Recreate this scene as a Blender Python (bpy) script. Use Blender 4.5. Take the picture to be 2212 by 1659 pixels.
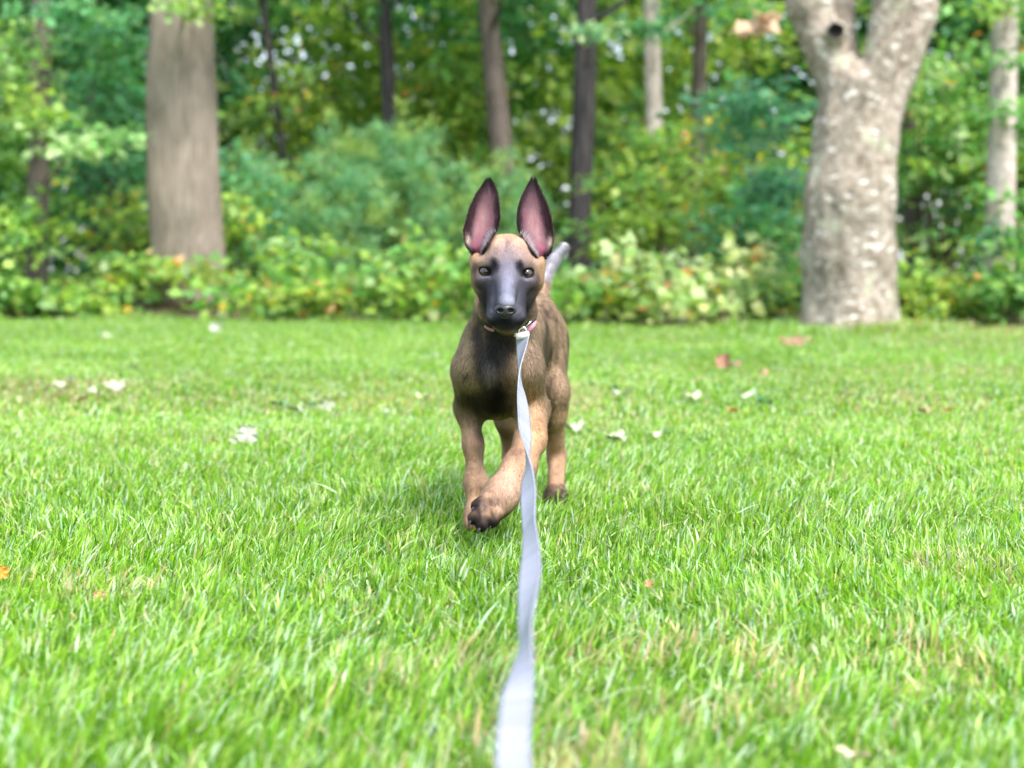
import bpy, math, random
import numpy as np
from mathutils import Vector
for o in list(bpy.data.objects): bpy.data.objects.remove(o)
S = bpy.context.scene
R = math.radians
# ------------------------------------------------------------------ camera, sky, sun, exposure
H = 0.47; FPX = 1480.0; HOR = 270.0; QS = 1024/2212
cd = bpy.data.cameras.new('camera'); cam = bpy.data.objects.new('camera', cd); S.collection.objects.link(cam)
cam.location = (0, 0, H); cam.rotation_euler = (R(90), 0, 0)
cd.sensor_width = 36; cd.lens = 36*FPX/1024; cd.shift_y = -(384-HOR)/1024
cd.clip_start = 0.02; cd.clip_end = 500
cd.dof.use_dof = True; cd.dof.focus_distance = 2.36; cd.dof.aperture_fstop = 3.5
S.camera = cam
S.render.resolution_x = 1024; S.render.resolution_y = 768
SUN_EL, SUN_AZ = R(52), R(150)          # sun high behind the camera and to its right
w = bpy.data.worlds.new('World'); S.world = w; w.use_nodes = True
nt = w.node_tree; bg = nt.nodes['Background']
sky = nt.nodes.new('ShaderNodeTexSky'); sky.sky_type = 'NISHITA'; sky.sun_disc = False
sky.sun_elevation = SUN_EL; sky.sun_rotation = SUN_AZ; sky.air_density = 1.0; sky.dust_density = 3.0; sky.ozone_density = 0.6
mxw = nt.nodes.new('ShaderNodeMix'); mxw.data_type = 'RGBA'; mxw.inputs[0].default_value = .35; mxw.inputs['B'].default_value = (6.6, 6.9, 7.4, 1)   # thin white cloud over the blue
nt.links.new(sky.outputs[0], mxw.inputs['A']); nt.links.new(mxw.outputs['Result'], bg.inputs[0]); bg.inputs[1].default_value = 0.12
sd = bpy.data.lights.new('sun', 'SUN'); sun = bpy.data.objects.new('sun', sd); S.collection.objects.link(sun)
sd.energy = 2.0; sd.angle = R(14); sd.color = (1.0, 0.95, 0.87)
sv = Vector((math.sin(SUN_AZ)*math.cos(SUN_EL), math.cos(SUN_AZ)*math.cos(SUN_EL), math.sin(SUN_EL)))
sun.rotation_euler = sv.to_track_quat('Z', 'Y').to_euler()
S.view_settings.view_transform = 'Standard'; S.view_settings.look = 'None'
S.view_settings.exposure = 1.68; S.view_settings.gamma = 1.0

# ------------------------------------------------------------------ helpers
rng = np.random.default_rng(7)
def W(qx, qy, d):
    """a place in the garden, from its bearing and its distance"""
    return np.array([(qx*QS-512)/FPX*d, d, H-(qy*QS-HOR)/FPX*d])
def rq(q, d): return q*QS*d/FPX
def ground_d(qy): return FPX*H/(qy*QS-HOR)
def link(o, parent=None):
    S.collection.objects.link(o)
    if parent is not None: o.parent = parent
    return o
def tag(o, label=None, cat=None, group=None, kind=None):
    for k, v in (('label', label), ('category', cat), ('group', group), ('kind', kind)):
        if v: o[k] = v
    return o
def empty(name, loc, label, cat, group=None):
    o = bpy.data.objects.new(name, None); o.location = [float(c) for c in loc]; o.empty_display_size = 0.1
    link(o); tag(o, label, cat, group); return o
def mesh(name, V, Fq=None, Ft=None, mat=None, parent=None, col=None, smooth=True):
    V = np.asarray(V, np.float32)
    pp = parent
    while pp is not None: V = V-np.array(pp.location, np.float32); pp = pp.parent
    me = bpy.data.meshes.new(name)
    nq = 0 if Fq is None else len(Fq); ntr = 0 if Ft is None else len(Ft)
    me.vertices.add(len(V)); me.vertices.foreach_set('co', V.ravel())
    li = []
    if nq: li.append(np.asarray(Fq, np.int32).ravel())
    if ntr: li.append(np.asarray(Ft, np.int32).ravel())
    li = np.concatenate(li)
    me.loops.add(len(li)); me.loops.foreach_set('vertex_index', li)
    me.polygons.add(nq+ntr)
    st = np.concatenate([np.arange(nq)*4, nq*4+np.arange(ntr)*3]).astype(np.int32)
    me.polygons.foreach_set('loop_start', st)
    if smooth: me.polygons.foreach_set('use_smooth', np.ones(nq+ntr, bool))
    me.update(calc_edges=True)
    if col is not None:
        a = me.color_attributes.new('Col', 'FLOAT_COLOR', 'POINT')
        c = np.ones((len(V), 4), np.float32); c[:, :3] = col
        a.data.foreach_set('color', c.ravel())
    if mat is not None: me.materials.append(mat)
    o = bpy.data.objects.new(name, me); link(o, parent); return o

_hr = np.random.default_rng(99); _P = _hr.permutation(4096); _V = _hr.random(4096)
def noise(P, f=1.0):
    """smooth value noise, -1..1"""
    P = np.asarray(P, np.float64)*f + 1000.0
    i = np.floor(P).astype(np.int64); t = P-i; t = t*t*(3-2*t); out = 0
    for dx in (0, 1):
        for dy in (0, 1):
            for dz in (0, 1):
                h = _V[_P[(_P[(_P[(i[..., 0]+dx) & 4095]+i[..., 1]+dy) & 4095]+i[..., 2]+dz) & 4095]]
                out = out + h*(t[..., 0] if dx else 1-t[..., 0])*(t[..., 1] if dy else 1-t[..., 1])*(t[..., 2] if dz else 1-t[..., 2])
    return out*2-1
def fbm(P, f, n=3): return sum(noise(P, f*2**k)/2**k for k in range(n))/1.6
def nrm(a): return a/np.maximum(np.linalg.norm(a, axis=-1, keepdims=True), 1e-9)

# ------------------------------------------------------------------ implicit surfaces (dog, forked tree)
class Sdf:
    def __init__(s): s.p = []
    def cone(s, a, b, ra, rb, k=.015, cut=False):
        a, b = np.array(a, float), np.array(b, float); m = max(ra, rb)
        s.p.append((lambda P: s._cone(P, a, b, ra, rb), np.minimum(a, b)-m, np.maximum(a, b)+m, k, cut))
    @staticmethod
    def _cone(P, a, b, ra, rb):
        ba = b-a; t = np.clip(((P-a)@ba)/max(ba@ba, 1e-12), 0, 1)
        return np.linalg.norm(P-a-t[..., None]*ba, axis=-1)-(ra+(rb-ra)*t)
    def ball(s, c, r, k=.015, cut=False): s.cone(c, np.array(c)+1e-5, r, r, k, cut)
    def ell(s, c, r, k=.015, cut=False, rot=None):
        c, r = np.array(c, float), np.array(r, float); M = np.eye(3) if rot is None else rot
        def f(P):
            Q = (P-c)@M; k0 = np.linalg.norm(Q/r, axis=-1); k1 = np.linalg.norm(Q/(r*r), axis=-1)
            return k0*(k0-1)/np.maximum(k1, 1e-6)
        m = r.max() if rot is not None else r
        s.p.append((f, c-m, c+m, k, cut))
    @staticmethod
    def mix(d, e, k, cut):
        if cut: h = np.clip(.5-.5*(d+e)/k, 0, 1); return d*(1-h)-e*h+k*h*(1-h)
        h = np.clip(.5+.5*(d-e)/k, 0, 1); return d*(1-h)+e*h-k*h*(1-h)
    def at(s, P):
        P = np.atleast_2d(P); d = np.full(len(P), .3)
        for f, lo, hi, k, cut in s.p: d = s.mix(d, f(P), k, cut)
        return d
    def grid(s, ax, pad):
        X = np.stack(np.meshgrid(*ax, indexing='ij'), -1).astype(np.float32)
        F = np.full(X.shape[:3], pad, np.float32)
        for f, lo, hi, k, cut in s.p:
            sl = tuple(slice(max(0, np.searchsorted(a, l-pad)), np.searchsorted(a, h+pad)) for a, l, h in zip(ax, lo, hi))
            if 0 in F[sl].shape: continue
            F[sl] = s.mix(F[sl], f(X[sl]), k, cut)
        return X, F
def surface(ax, F):
    s = F < 0; n = [m-1 for m in F.shape]
    acc = np.zeros(n+[3]); cnt = np.zeros(n)
    def cor(A, d): return A[tuple(slice(x, x+m) for x, m in zip(d, n))]
    for a in range(3):
        for d1 in (0, 1):
            for d2 in (0, 1):
                p0 = [0, 0, 0]; o = [i for i in range(3) if i != a]; p0[o[0]] = d1; p0[o[1]] = d2
                p1 = list(p0); p1[a] = 1
                f0, f1 = cor(F, p0), cor(F, p1); c = (f0 < 0) != (f1 < 0)
                if not c.any(): continue
                I = np.nonzero(c); t = f0[I]/(f0[I]-f1[I])
                v = np.zeros((len(t), 3))
                for j in range(3):
                    b0 = ax[j][I[j]+p0[j]]; b1 = ax[j][I[j]+p1[j]]; v[:, j] = b0+(b1-b0)*t
                acc[I] += v; cnt[I] += 1
    I = np.nonzero(cnt); V = acc[I]/cnt[I][:, None]
    idx = np.full(n, -1, np.int64); idx[I] = np.arange(len(V))
    Q = []
    for a in range(3):
        o = [(1, 2), (2, 0), (0, 1)][a]
        A = [slice(None)]*3; B = [slice(None)]*3; A[a] = slice(0, -1); B[a] = slice(1, None)
        s0, s1 = s[tuple(A)], s[tuple(B)]; c = s0 != s1
        for x in o:
            e = [slice(None)]*3; e[x] = 0; c[tuple(e)] = False
            e[x] = -1; c[tuple(e)] = False
        J = np.array(np.nonzero(c)).T
        if not len(J): continue
        e1 = np.zeros(3, int); e1[o[0]] = 1; e2 = np.zeros(3, int); e2[o[1]] = 1
        g = lambda K: idx[K[:, 0], K[:, 1], K[:, 2]]
        q = np.stack([g(J-e1-e2), g(J-e2), g(J), g(J-e1)], 1)
        fl = ~s0[tuple(J.T)]; q[fl] = q[fl][:, ::-1]; Q.append(q)
    return V, np.concatenate(Q)
def relax(V, Q, n=2, lam=.5):
    E = np.concatenate([Q[:, [0, 1]], Q[:, [1, 2]], Q[:, [2, 3]], Q[:, [3, 0]]])
    for _ in range(n):
        a = np.zeros_like(V); c = np.zeros(len(V))
        for i in range(3):
            a[:, i] = np.bincount(E[:, 0], V[E[:, 1], i], len(V))+np.bincount(E[:, 1], V[E[:, 0], i], len(V))
        c = np.bincount(E[:, 0], minlength=len(V))+np.bincount(E[:, 1], minlength=len(V))
        V = V+lam*(a/np.maximum(c, 1)[:, None]-V)
    return V
def vnormals(V, Q):
    n = np.cross(V[Q[:, 2]]-V[Q[:, 0]], V[Q[:, 3]]-V[Q[:, 1]]); N = np.zeros_like(V)
    for j in range(4):
        for i in range(3): N[:, i] += np.bincount(Q[:, j], n[:, i], len(V))
    return nrm(N)

# ------------------------------------------------------------------ materials
def mat(name):
    m = bpy.data.materials.new(name); m.use_nodes = True
    return m, m.node_tree, m.node_tree.nodes['Principled BSDF']
def N(t, typ, **k):
    n = t.nodes.new(typ)
    for a, v in k.items():
        if a in n.inputs: n.inputs[a].default_value = v
        else: setattr(n, a, v)
    return n
def ramp(t, stops):
    r = t.nodes.new('ShaderNodeValToRGB'); e = r.color_ramp.elements
    while len(e) < len(stops): e.new(.5)
    for x, (p, c) in zip(e, stops): x.position = p; x.color = (*c, 1)
    return r
def leaf_mat(name, trans=.35, rough=.45, spec=.5, gain=1.6):
    m, t, b = mat(name); L = t.links.new
    a = N(t, 'ShaderNodeAttribute', attribute_name='Col')
    L(a.outputs['Color'], b.inputs['Base Color']); b.inputs['Roughness'].default_value = rough
    b.inputs['Specular IOR Level'].default_value = spec
    tr = N(t, 'ShaderNodeBsdfTranslucent'); mx = N(t, 'ShaderNodeMixShader'); mx.inputs[0].default_value = trans
    hs = N(t, 'ShaderNodeHueSaturation'); hs.inputs['Value'].default_value = gain; hs.inputs['Saturation'].default_value = 1.1
    L(a.outputs['Color'], hs.inputs['Color']); L(hs.outputs[0], tr.inputs['Color'])
    L(b.outputs[0], mx.inputs[1]); L(tr.outputs[0], mx.inputs[2]); L(mx.outputs[0], t.nodes['Material Output'].inputs[0])
    return m
def bark_mat(name, c1, c2, c3, sc=(14, 14, 2.2), lichen=None, bump=.6):
    m, t, b = mat(name); L = t.links.new
    tc = N(t, 'ShaderNodeTexCoord'); mp = N(t, 'ShaderNodeMapping'); mp.inputs['Scale'].default_value = sc
    n1 = N(t, 'ShaderNodeTexNoise', Scale=1.6, Detail=6.0, Roughness=.65); L(tc.outputs['Object'], mp.inputs[0]); L(mp.outputs[0], n1.inputs['Vector'])
    r = ramp(t, [(.3, c1), (.52, c2), (.72, c3)]); L(n1.outputs[0], r.inputs[0]); out = r.outputs[0]
    n2 = N(t, 'ShaderNodeTexNoise', Scale=1.7, Detail=3.0); L(tc.outputs['Object'], n2.inputs['Vector'])
    mx = N(t, 'ShaderNodeMix', data_type='RGBA', blend_type='MULTIPLY'); mx.inputs[0].default_value = .7
    r2 = ramp(t, [(.35, (.55, .56, .5)), (.6, (1.05, 1, .97))]); L(n2.outputs[0], r2.inputs[0])
    L(out, mx.inputs['A']); L(r2.outputs[0], mx.inputs['B']); out = mx.outputs['Result']
    if lichen:
        for col, scl, th, zs in lichen:
            mp2 = N(t, 'ShaderNodeMapping'); mp2.inputs['Scale'].default_value = (1, 1, zs); L(tc.outputs['Object'], mp2.inputs[0])
            v = N(t, 'ShaderNodeTexNoise', Scale=scl, Detail=4.0, Roughness=.6); L(mp2.outputs[0], v.inputs['Vector'])
            rr = ramp(t, [(th, (0, 0, 0)), (th+.05, (1, 1, 1))]); L(v.outputs[0], rr.inputs[0])
            m2 = N(t, 'ShaderNodeMix', data_type='RGBA'); L(rr.outputs[0], m2.inputs[0]); L(out, m2.inputs['A']); m2.inputs['B'].default_value = (*col, 1)
            out = m2.outputs['Result']
    L(out, b.inputs['Base Color']); b.inputs['Roughness'].default_value = .9; b.inputs['Specular IOR Level'].default_value = .2
    bp = N(t, 'ShaderNodeBump', Strength=bump, Distance=.04); L(n1.outputs[0], bp.inputs['Height']); L(bp.outputs[0], b.inputs['Normal'])
    return m
M_grass = leaf_mat('grass_blade', .42, .34, .6, 1.5)
M_leaf = leaf_mat('tree_leaf', .45, .42, .5, 1.6)
M_fallen = leaf_mat('fallen_leaf', .2, .6, .3, 1.2)
M_barkL = bark_mat('furrowed_bark', (.18, .145, .12), (.37, .32, .28), (.54, .48, .43), (40, 40, 1.6), None, 1.2)
M_barkR = bark_mat('lichened_bark', (.13, .11, .09), (.33, .29, .25), (.50, .46, .42), (9, 9, 8),
                   [((.36, .37, .28), 3.4, .60, .7), ((.62, .61, .58), 11, .585, 2.4)], .7)
M_barkD = bark_mat('dark_bark', (.02, .02, .024), (.05, .047, .052), (.10, .09, .095), (14, 14, 1.5))
M_barkM = bark_mat('brown_bark', (.055, .045, .04), (.13, .11, .10), (.21, .18, .17), (14, 14, 2))
M_barkP = bark_mat('pale_bark', (.30, .26, .25), (.55, .49, .47), (.72, .66, .64), (8, 8, 9))
M_twig = bark_mat('twig_bark', (.05, .04, .03), (.12, .09, .07), (.2, .16, .12))

# ------------------------------------------------------------------ the setting: lawn, forest floor
TREE = np.array([W(1832, 712, 10.8)[0], 10.8])
def edge_y(x): return 11.9-.25*x-.35*np.sin(x*.55+1)-.12*np.sin(x*2.3)     # where the lawn meets the wood
def gz(x, y):
    x = np.asarray(x, float); y = np.asarray(y, float)
    P = np.stack([x, y, np.zeros_like(x)], -1)
    z = .018*noise(P, .7)*np.clip((y-3)/3, 0, 1)+.010*noise(P, 2.1)*np.clip((y-3)/3, .0, 1)
    z = z+.0*np.exp(-((x-TREE[0])**2/.5+(y-TREE[1]+.15)**2/.7))
    z = z+.20*np.exp(-((x+3.05)**2/.45+(y-14.0)**2/.5))
    return z
def sheet(name, xs, ys, zoff, m, keep=None):
    X, Y = np.meshgrid(xs, ys, indexing='ij'); Z = gz(X, Y)+zoff
    V = np.stack([X, Y, Z], -1).reshape(-1, 3); a = np.arange(len(V)).reshape(X.shape)
    Q = np.stack([a[:-1, :-1], a[1:, :-1], a[1:, 1:], a[:-1, 1:]], -1).reshape(-1, 4)
    if keep is not None:
        c = V[Q].mean(1); Q = Q[keep(c[:, 0], c[:, 1])]
    o = mesh(name, V, Q, mat=m); o['kind'] = 'structure'; return o
m, t, b = mat('lawn_soil'); L = t.links.new
tc = N(t, 'ShaderNodeTexCoord'); n1 = N(t, 'ShaderNodeTexNoise', Scale=9.0, Detail=6.0); L(tc.outputs['Object'], n1.inputs['Vector'])
r = ramp(t, [(.35, (.035, .07, .012)), (.55, (.07, .13, .02)), (.75, (.14, .13, .05))]); L(n1.outputs[0], r.inputs[0]); L(r.outputs[0], b.inputs['Base Color'])
b.inputs['Roughness'].default_value = .95; b.inputs['Specular IOR Level'].default_value = .1
bp = N(t, 'ShaderNodeBump', Strength=.8, Distance=.02); L(n1.outputs[0], bp.inputs['Height']); L(bp.outputs[0], b.inputs['Normal'])
xs = np.concatenate([[-300, -120, -50, -25], np.arange(-14, 14.01, .2), [25, 50, 120, 300]])
ys = np.concatenate([[-60, -20, -6], np.arange(-3, 16, .2), [20, 30, 60, 130, 320]])
sheet('lawn_ground', xs, ys, 0, m)
m, t, b = mat('leaf_litter'); L = t.links.new
tc = N(t, 'ShaderNodeTexCoord'); n1 = N(t, 'ShaderNodeTexNoise', Scale=14.0, Detail=8.0, Roughness=.7); L(tc.outputs['Object'], n1.inputs['Vector'])
r = ramp(t, [(.3, (.03, .02, .013)), (.5, (.09, .06, .04)), (.7, (.2, .13, .09))]); L(n1.outputs[0], r.inputs[0]); L(r.outputs[0], b.inputs['Base Color'])
b.inputs['Roughness'].default_value = .95
bp = N(t, 'ShaderNodeBump', Strength=1, Distance=.03); L(n1.outputs[0], bp.inputs['Height']); L(bp.outputs[0], b.inputs['Normal'])
sheet('forest_floor', np.concatenate([[-60, -30], np.arange(-16, 16.1, .2), [30, 60]]), np.concatenate([np.arange(9, 17, .1), [20, 30, 60]]), .006, m,
      lambda x, y: y > edge_y(x)-.02)

# ------------------------------------------------------------------ grass
def pal(n, cols, wts, jit=.18, seed=None):
    g = rng if seed is None else np.random.default_rng(seed)
    c = np.array(cols)[g.choice(len(cols), n, p=np.array(wts)/sum(wts))]
    return np.clip(c*(1+jit*g.standard_normal((n, 1)))*(1+.06*g.standard_normal((n, 3))), .003, .95)
def blades(n, y0, y1, hgt, wid, seg, P=None, lean=.6):
    if P is None:
        y = np.sqrt(rng.random(n*2)*((y1+2.4)**2-(y0+2.4)**2)+(y0+2.4)**2)-2.4
        x = (rng.random(n*2)*2-1)*(1.25+.46*y)
        k = y < edge_y(x)+.1*rng.standard_normal(n*2)
        x, y = x[k][:n], y[k][:n]
    else: x, y = P
    n = len(x); z = gz(x, y); P0 = np.stack([x, y, z], -1); G = np.stack([x, y, 0*x], -1)
    cl = noise(G, 9); patch = fbm(G, .9, 3); tuft = noise(G+7, 22)
    h = hgt*(.75+.35*rng.random(n)+.25*cl+.2*tuft)*(1-.35*np.clip(patch*1.6-.2, 0, 1))
    h = h*(1-.42*np.exp(-((y-5.6)/1.6)**2)); h = np.maximum(h, .012)
    az = rng.random(n)*2*np.pi; mag = np.abs(rng.standard_normal(n))*lean
    lx = mag*np.cos(az)+.10+.22*noise(G+31, 3); ly = mag*np.sin(az)+.2*noise(G+50, 3)
    fa = rng.random(n)*2*np.pi; side = np.stack([np.cos(fa), np.sin(fa), 0*fa], -1)
    wd = wid*(.6+.8*rng.random(n)); bend = .3+1.2*rng.random(n)
    rows = []
    for s in range(seg+1):
        u = s/seg; off = u**(1+bend)
        c = P0+np.stack([lx*h*off, ly*h*off, h*u*(1-.25*u*np.clip(mag, 0, 1.2))], -1)
        if s == seg: rows.append(c[:, None])
        else:
            ww = wd*(1-.55*u*u); rows.append(np.stack([c-side*ww[:, None]/2, c+side*ww[:, None]/2], 1))
    V = np.concatenate(rows, 1); nv = V.shape[1]; base = (np.arange(n)*nv)[:, None]
    Q = np.concatenate([base+np.array([2*s, 2*s+1, 2*s+3, 2*s+2]) for s in range(seg-1)], 0) if seg > 1 else np.zeros((0, 4), int)
    T = base+np.array([2*seg-2, 2*seg-1, 2*seg])
    green = np.array([(.19, .38, .025), (.25, .45, .045), (.40, .56, .15), (.085, .22, .015), (.50, .64, .42)])
    c = pal(n, green, [.26, .22, .14, .24, .14])
    dry = np.clip(.022+.16*np.clip(fbm(G+13, 1.3, 2)-.2, 0, 1)+.5*np.exp(-((y-5.7)/1.3)**2)*np.clip(.35+.7*noise(G+3, 1.6), 0, 1)
        +.5*np.exp(-((x-TREE[0]-.4)**2/6+(y-10)**2/3))*np.clip(.2+noise(G+9, 1.2), 0, 1)
        +sum(a_*np.exp(-((x-px_)**2/.014+(y-py_)**2/.010)) for px_, py_, a_ in ((.17, 1.70, .45), (.36, 1.64, .55), (.50, 1.72, .35), (.04, 1.34, .5), (-.02, 1.62, .3), (.27, 1.50, .4), (-.62, 2.1, .35), (.7, 2.2, .3)))*np.clip(.55+noise(G+5, 14), 0, 1), 0, .8)
    k = rng.random(n) < dry; c[k] = pal(k.sum(), [(.55, .45, .25), (.42, .38, .16), (.5, .36, .24)], [.5, .3, .2], .2)
    c = c*(1+.16*patch[:, None]*np.array([1, .9, .8]))
    C = np.repeat(c[:, None], nv, 1)
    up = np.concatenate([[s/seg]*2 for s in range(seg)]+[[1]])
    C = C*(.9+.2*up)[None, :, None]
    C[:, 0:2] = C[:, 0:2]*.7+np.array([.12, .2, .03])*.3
    return V.reshape(-1, 3), Q, T, C.reshape(-1, 3)
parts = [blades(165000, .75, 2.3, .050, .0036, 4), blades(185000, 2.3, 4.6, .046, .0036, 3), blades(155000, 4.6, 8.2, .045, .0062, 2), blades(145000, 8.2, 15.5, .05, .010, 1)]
a = rng.random(5200)*2*np.pi; rr_ = .35+.5*rng.random(5200)**2.2                       # long uncut tufts round the big tree
parts.append(blades(0, 0, 0, .105, .008, 3, (TREE[0]+rr_*np.cos(a)*1.1, TREE[1]+rr_*np.sin(a)*.9), .3))
x = (rng.random(16000)*2-1)*8; x = x[np.abs(x-TREE[0]) > .7]; parts.append(blades(0, 0, 0, .075, .010, 2, (x, edge_y(x)+.12*rng.standard_normal(len(x))), .35))
x = (rng.random(2600)*2-1)*2.2; y = 1.0+rng.random(2600)*3                                 # the odd longer blade
parts.append(blades(0, 0, 0, .070, .0044, 4, (x, y), .9))
x = (rng.random(12000)*2-1)*2.4; y = .8+rng.random(12000)*4; k = rng.random(12000) < .35+.5*noise(np.stack([x, y, 0*x], -1), 4); x, y = x[k], y[k]   # straw lying in the sward
v_, q_, t_, c_ = blades(0, 0, 0, .030, .0030, 2, (x, y), 2.2); v_[:, 2] += .016; parts.append((v_, q_, t_, np.clip(np.array([(.62, .54, .34)])*(.7+.5*rng.random((len(c_), 1))), .05, .9)))
def join(parts):
    V, Q, T, C, o = [], [], [], [], 0
    for v, q, tt, c in parts:
        V.append(v); Q.append(q+o); T.append(tt+o); C.append(c); o += len(v)
    return np.concatenate(V), np.concatenate(Q), np.concatenate(T), np.concatenate(C)
V, Q, T, C = join(parts)
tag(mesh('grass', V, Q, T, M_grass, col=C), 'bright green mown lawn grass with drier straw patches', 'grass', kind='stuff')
del V, Q, T, C, parts

# ------------------------------------------------------------------ foliage and trunks
DK, MG, TE, YG, YE, OR, PA = (.04, .12, .04), (.16, .36, .10), (.11, .31, .16), (.34, .47, .08), (.60, .46, .07), (.6, .27, .09), (.42, .56, .28)
def leafset(C0, axis, nor, size, col, wr=.42):
    n = len(C0); axis = nrm(axis); side = nrm(np.cross(axis, nor)); nor = np.cross(side, axis)
    s = size[:, None]
    V = np.stack([C0, C0+axis*s*.45-side*s*wr+nor*s*.10, C0+axis*s, C0+axis*s*.45+side*s*wr+nor*s*.10], 1)
    Q = np.arange(n*4).reshape(-1, 4); return V.reshape(-1, 3), Q, np.repeat(col, 4, 0)
def clusters(C, r, per, size, palette, wts, flat=.45, droop=.3, jit=.2, acc=0):
    n = len(C)*per; g = rng
    ctr = np.repeat(C, per, 0); off = g.standard_normal((n, 3))*np.array([1, 1, flat])*r*.55
    ax = off*np.array([1, 1, .4])+g.standard_normal((n, 3))*r*.35+np.array([0, 0, -droop*r])
    nor = np.array([0, -.25, 1])+g.standard_normal((n, 3))*.55
    sz = size*(.6+.8*g.random(n)); cc = np.array(palette)[g.choice(len(palette), len(C), p=np.array(wts)/sum(wts))]
    cc = np.repeat(cc, per, 0)*.65+np.array(palette)[g.choice(len(palette), n, p=np.array(wts)/sum(wts))]*.35
    k = g.random(n) < acc; cc[k] = np.array([YE, OR, (.7, .42, .22), YE])[g.integers(0, 4, k.sum())]
    cc = np.clip(cc*(1+jit*g.standard_normal((n, 1))), .004, .9)
    return leafset(ctr+off, ax, nor, sz, cc)
def inell(n, c, r, shell=.35):
    d = nrm(rng.standard_normal((n, 3))); u = rng.random((n, 1))**shell
    return np.array(c)+d*u*np.array(r)
def needles(C, r, per, size, cols):
    n = len(C)*per; ctr = np.repeat(C, per, 0); d = nrm(rng.standard_normal((n, 3))+np.array([0, 0, .3]))
    cc = np.repeat(np.array(cols)[rng.integers(0, len(cols), len(C))], per, 0)*(1+.2*rng.standard_normal((n, 1)))
    return leafset(ctr+d*.02, d, rng.standard_normal((n, 3)), np.full(n, size)*(.6+.7*rng.random(n)), np.clip(cc, .004, .9), .07)
def merge(L_):
    o = 0; V, Q, C = [], [], []
    for v, q, c in L_: V.append(v); Q.append(q+o); C.append(c); o += len(v)
    return np.concatenate(V), np.concatenate(Q), np.concatenate(C)
def tube(pts, rad, ns=20, rough=.06, flare=0, seed=0, step=.12):
    pts = np.array(pts, float); rad = np.array(rad, float)
    s = np.concatenate([[0], np.cumsum(np.linalg.norm(np.diff(pts, axis=0), axis=1))]); m = max(4, int(s[-1]/step))
    u = np.linspace(0, s[-1], m); C = np.stack([np.interp(u, s, pts[:, i]) for i in range(3)], -1); Rr = np.interp(u, s, rad)
    for _ in range(2): C[1:-1] = (C[:-2]+2*C[1:-1]+C[2:])/4
    Tn = nrm(np.gradient(C, axis=0)); ref = np.array([0, 1., 0]) if abs(Tn[0][2]) > .5 else np.array([0, 0, 1.])
    A = nrm(np.cross(Tn, ref)); B = np.cross(Tn, A); th = np.linspace(0, 2*np.pi, ns, endpoint=False)
    dirs = A[:, None]*np.cos(th)[None, :, None]+B[:, None]*np.sin(th)[None, :, None]
    r = Rr[:, None]*np.ones((1, ns))
    nn = noise(dirs*np.array([2.2, 2.2, 1])+np.stack([u*0, u*0, u*.9], -1)[:, None]+seed*3.7, 1.3)
    r = r*(1+rough*nn*2)
    if flare: r = r*(1+flare*np.exp(-u/.28)[:, None]*(1+.45*np.cos(th*4+seed)[None]))
    V = C[:, None]+dirs*r[..., None]; a = np.arange(m*ns).reshape(m, ns); b_ = np.roll(a, -1, 1)
    Q = np.stack([a[:-1], b_[:-1], b_[1:], a[1:]], -1).reshape(-1, 4)
    return V.reshape(-1, 3), Q
def limbs(base_pts, top, n, length, r0, seed=0):
    out = []
    for i in range(n):
        z = base_pts[0]+(base_pts[1]-base_pts[0])*(i+.5)/n; az = i*2.4+seed; l = length*(.7+.5*rng.random())
        p0 = top(z); d = np.array([math.cos(az), math.sin(az), .45])
        P = [p0, p0+d*l*.5+np.array([0, 0, .05*l]), p0+d*l+np.array([0, 0, .25*l])]
        out.append((P, [r0, r0*.6, r0*.15]))
    return out
def tree(name, label, q0, q1, d, wq, bark, palette, wts, zt=8.0, lowspray=(), crown=(3.0, 1.7, 46, 24, .45, .12), flare=.35, group='trees of the wood behind the lawn', lean=True, seed=1):
    """trunk through two bearings at distance d, rooted on the ground, limbs, and a crown of leaves"""
    a, b_ = W(*q0, d), W(*q1, d); dirv = (b_-a)/(b_[2]-a[2])
    g0 = a+dirv*(0-a[2]); g0[2] = gz(g0[0], g0[1]); root = empty(name, g0, label, 'tree', group)
    r = rq(wq, d)/2; at = lambda z: g0+dirv*z
    tp = [at(z)+np.array([.05*r*10*noise(np.array([seed*9., z, 0]), .5)*(0 if z < .1 else .35), 0, 0]) for z in (-.05, .3, 1, 2, 3.2, 4.5, 6, zt)]
    tv, tq = tube(tp, [r*1.08, r*1.04, r, r*.97, r*.88, r*.75, r*.5, r*.12], 28 if wq > 80 else 18, .05, flare, seed)
    LV = [(tv, tq)]; base, top_r, ncl, per, cr, ls = crown
    lims = limbs((base, zt-1), at, 7, top_r*.9, r*.3, seed)
    for P, rr2 in lims: LV.append(tube(P, rr2, 8, .04, 0, seed))
    fol = []
    c = inell(ncl, at(base+(zt-base)*.55), (top_r, top_r*.9, (zt-base)*.55), .5); fol.append(clusters(c, cr, per, ls, palette, wts))
    for (sx, sy, sd_, rx, rz, n_, p_) in lowspray:
        e = W(sx, sy, sd_); p0 = at(max(.5, e[2]-.4)); mid = (p0+e)/2+np.array([0, 0, .1])
        LV.append(tube([p0, mid, e], [max(.012, r*.14), .012, .005], 6, .03, 0, seed, .1))
        fol.append(clusters(inell(n_, e, (rx, .35, rz), .8), .16, 12, .085, p_ or palette, wts if p_ is None else [1]*len(p_)))
    o = 0; V, Q = [], []
    for v, q in LV: V.append(v); Q.append(q+o); o += len(v)
    mesh('trunk', np.concatenate(V), np.concatenate(Q), mat=bark, parent=root)
    V, Q, C = merge(fol); mesh('crown', V, Q, mat=M_leaf, parent=root, col=C, smooth=False)
    return root

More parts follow.
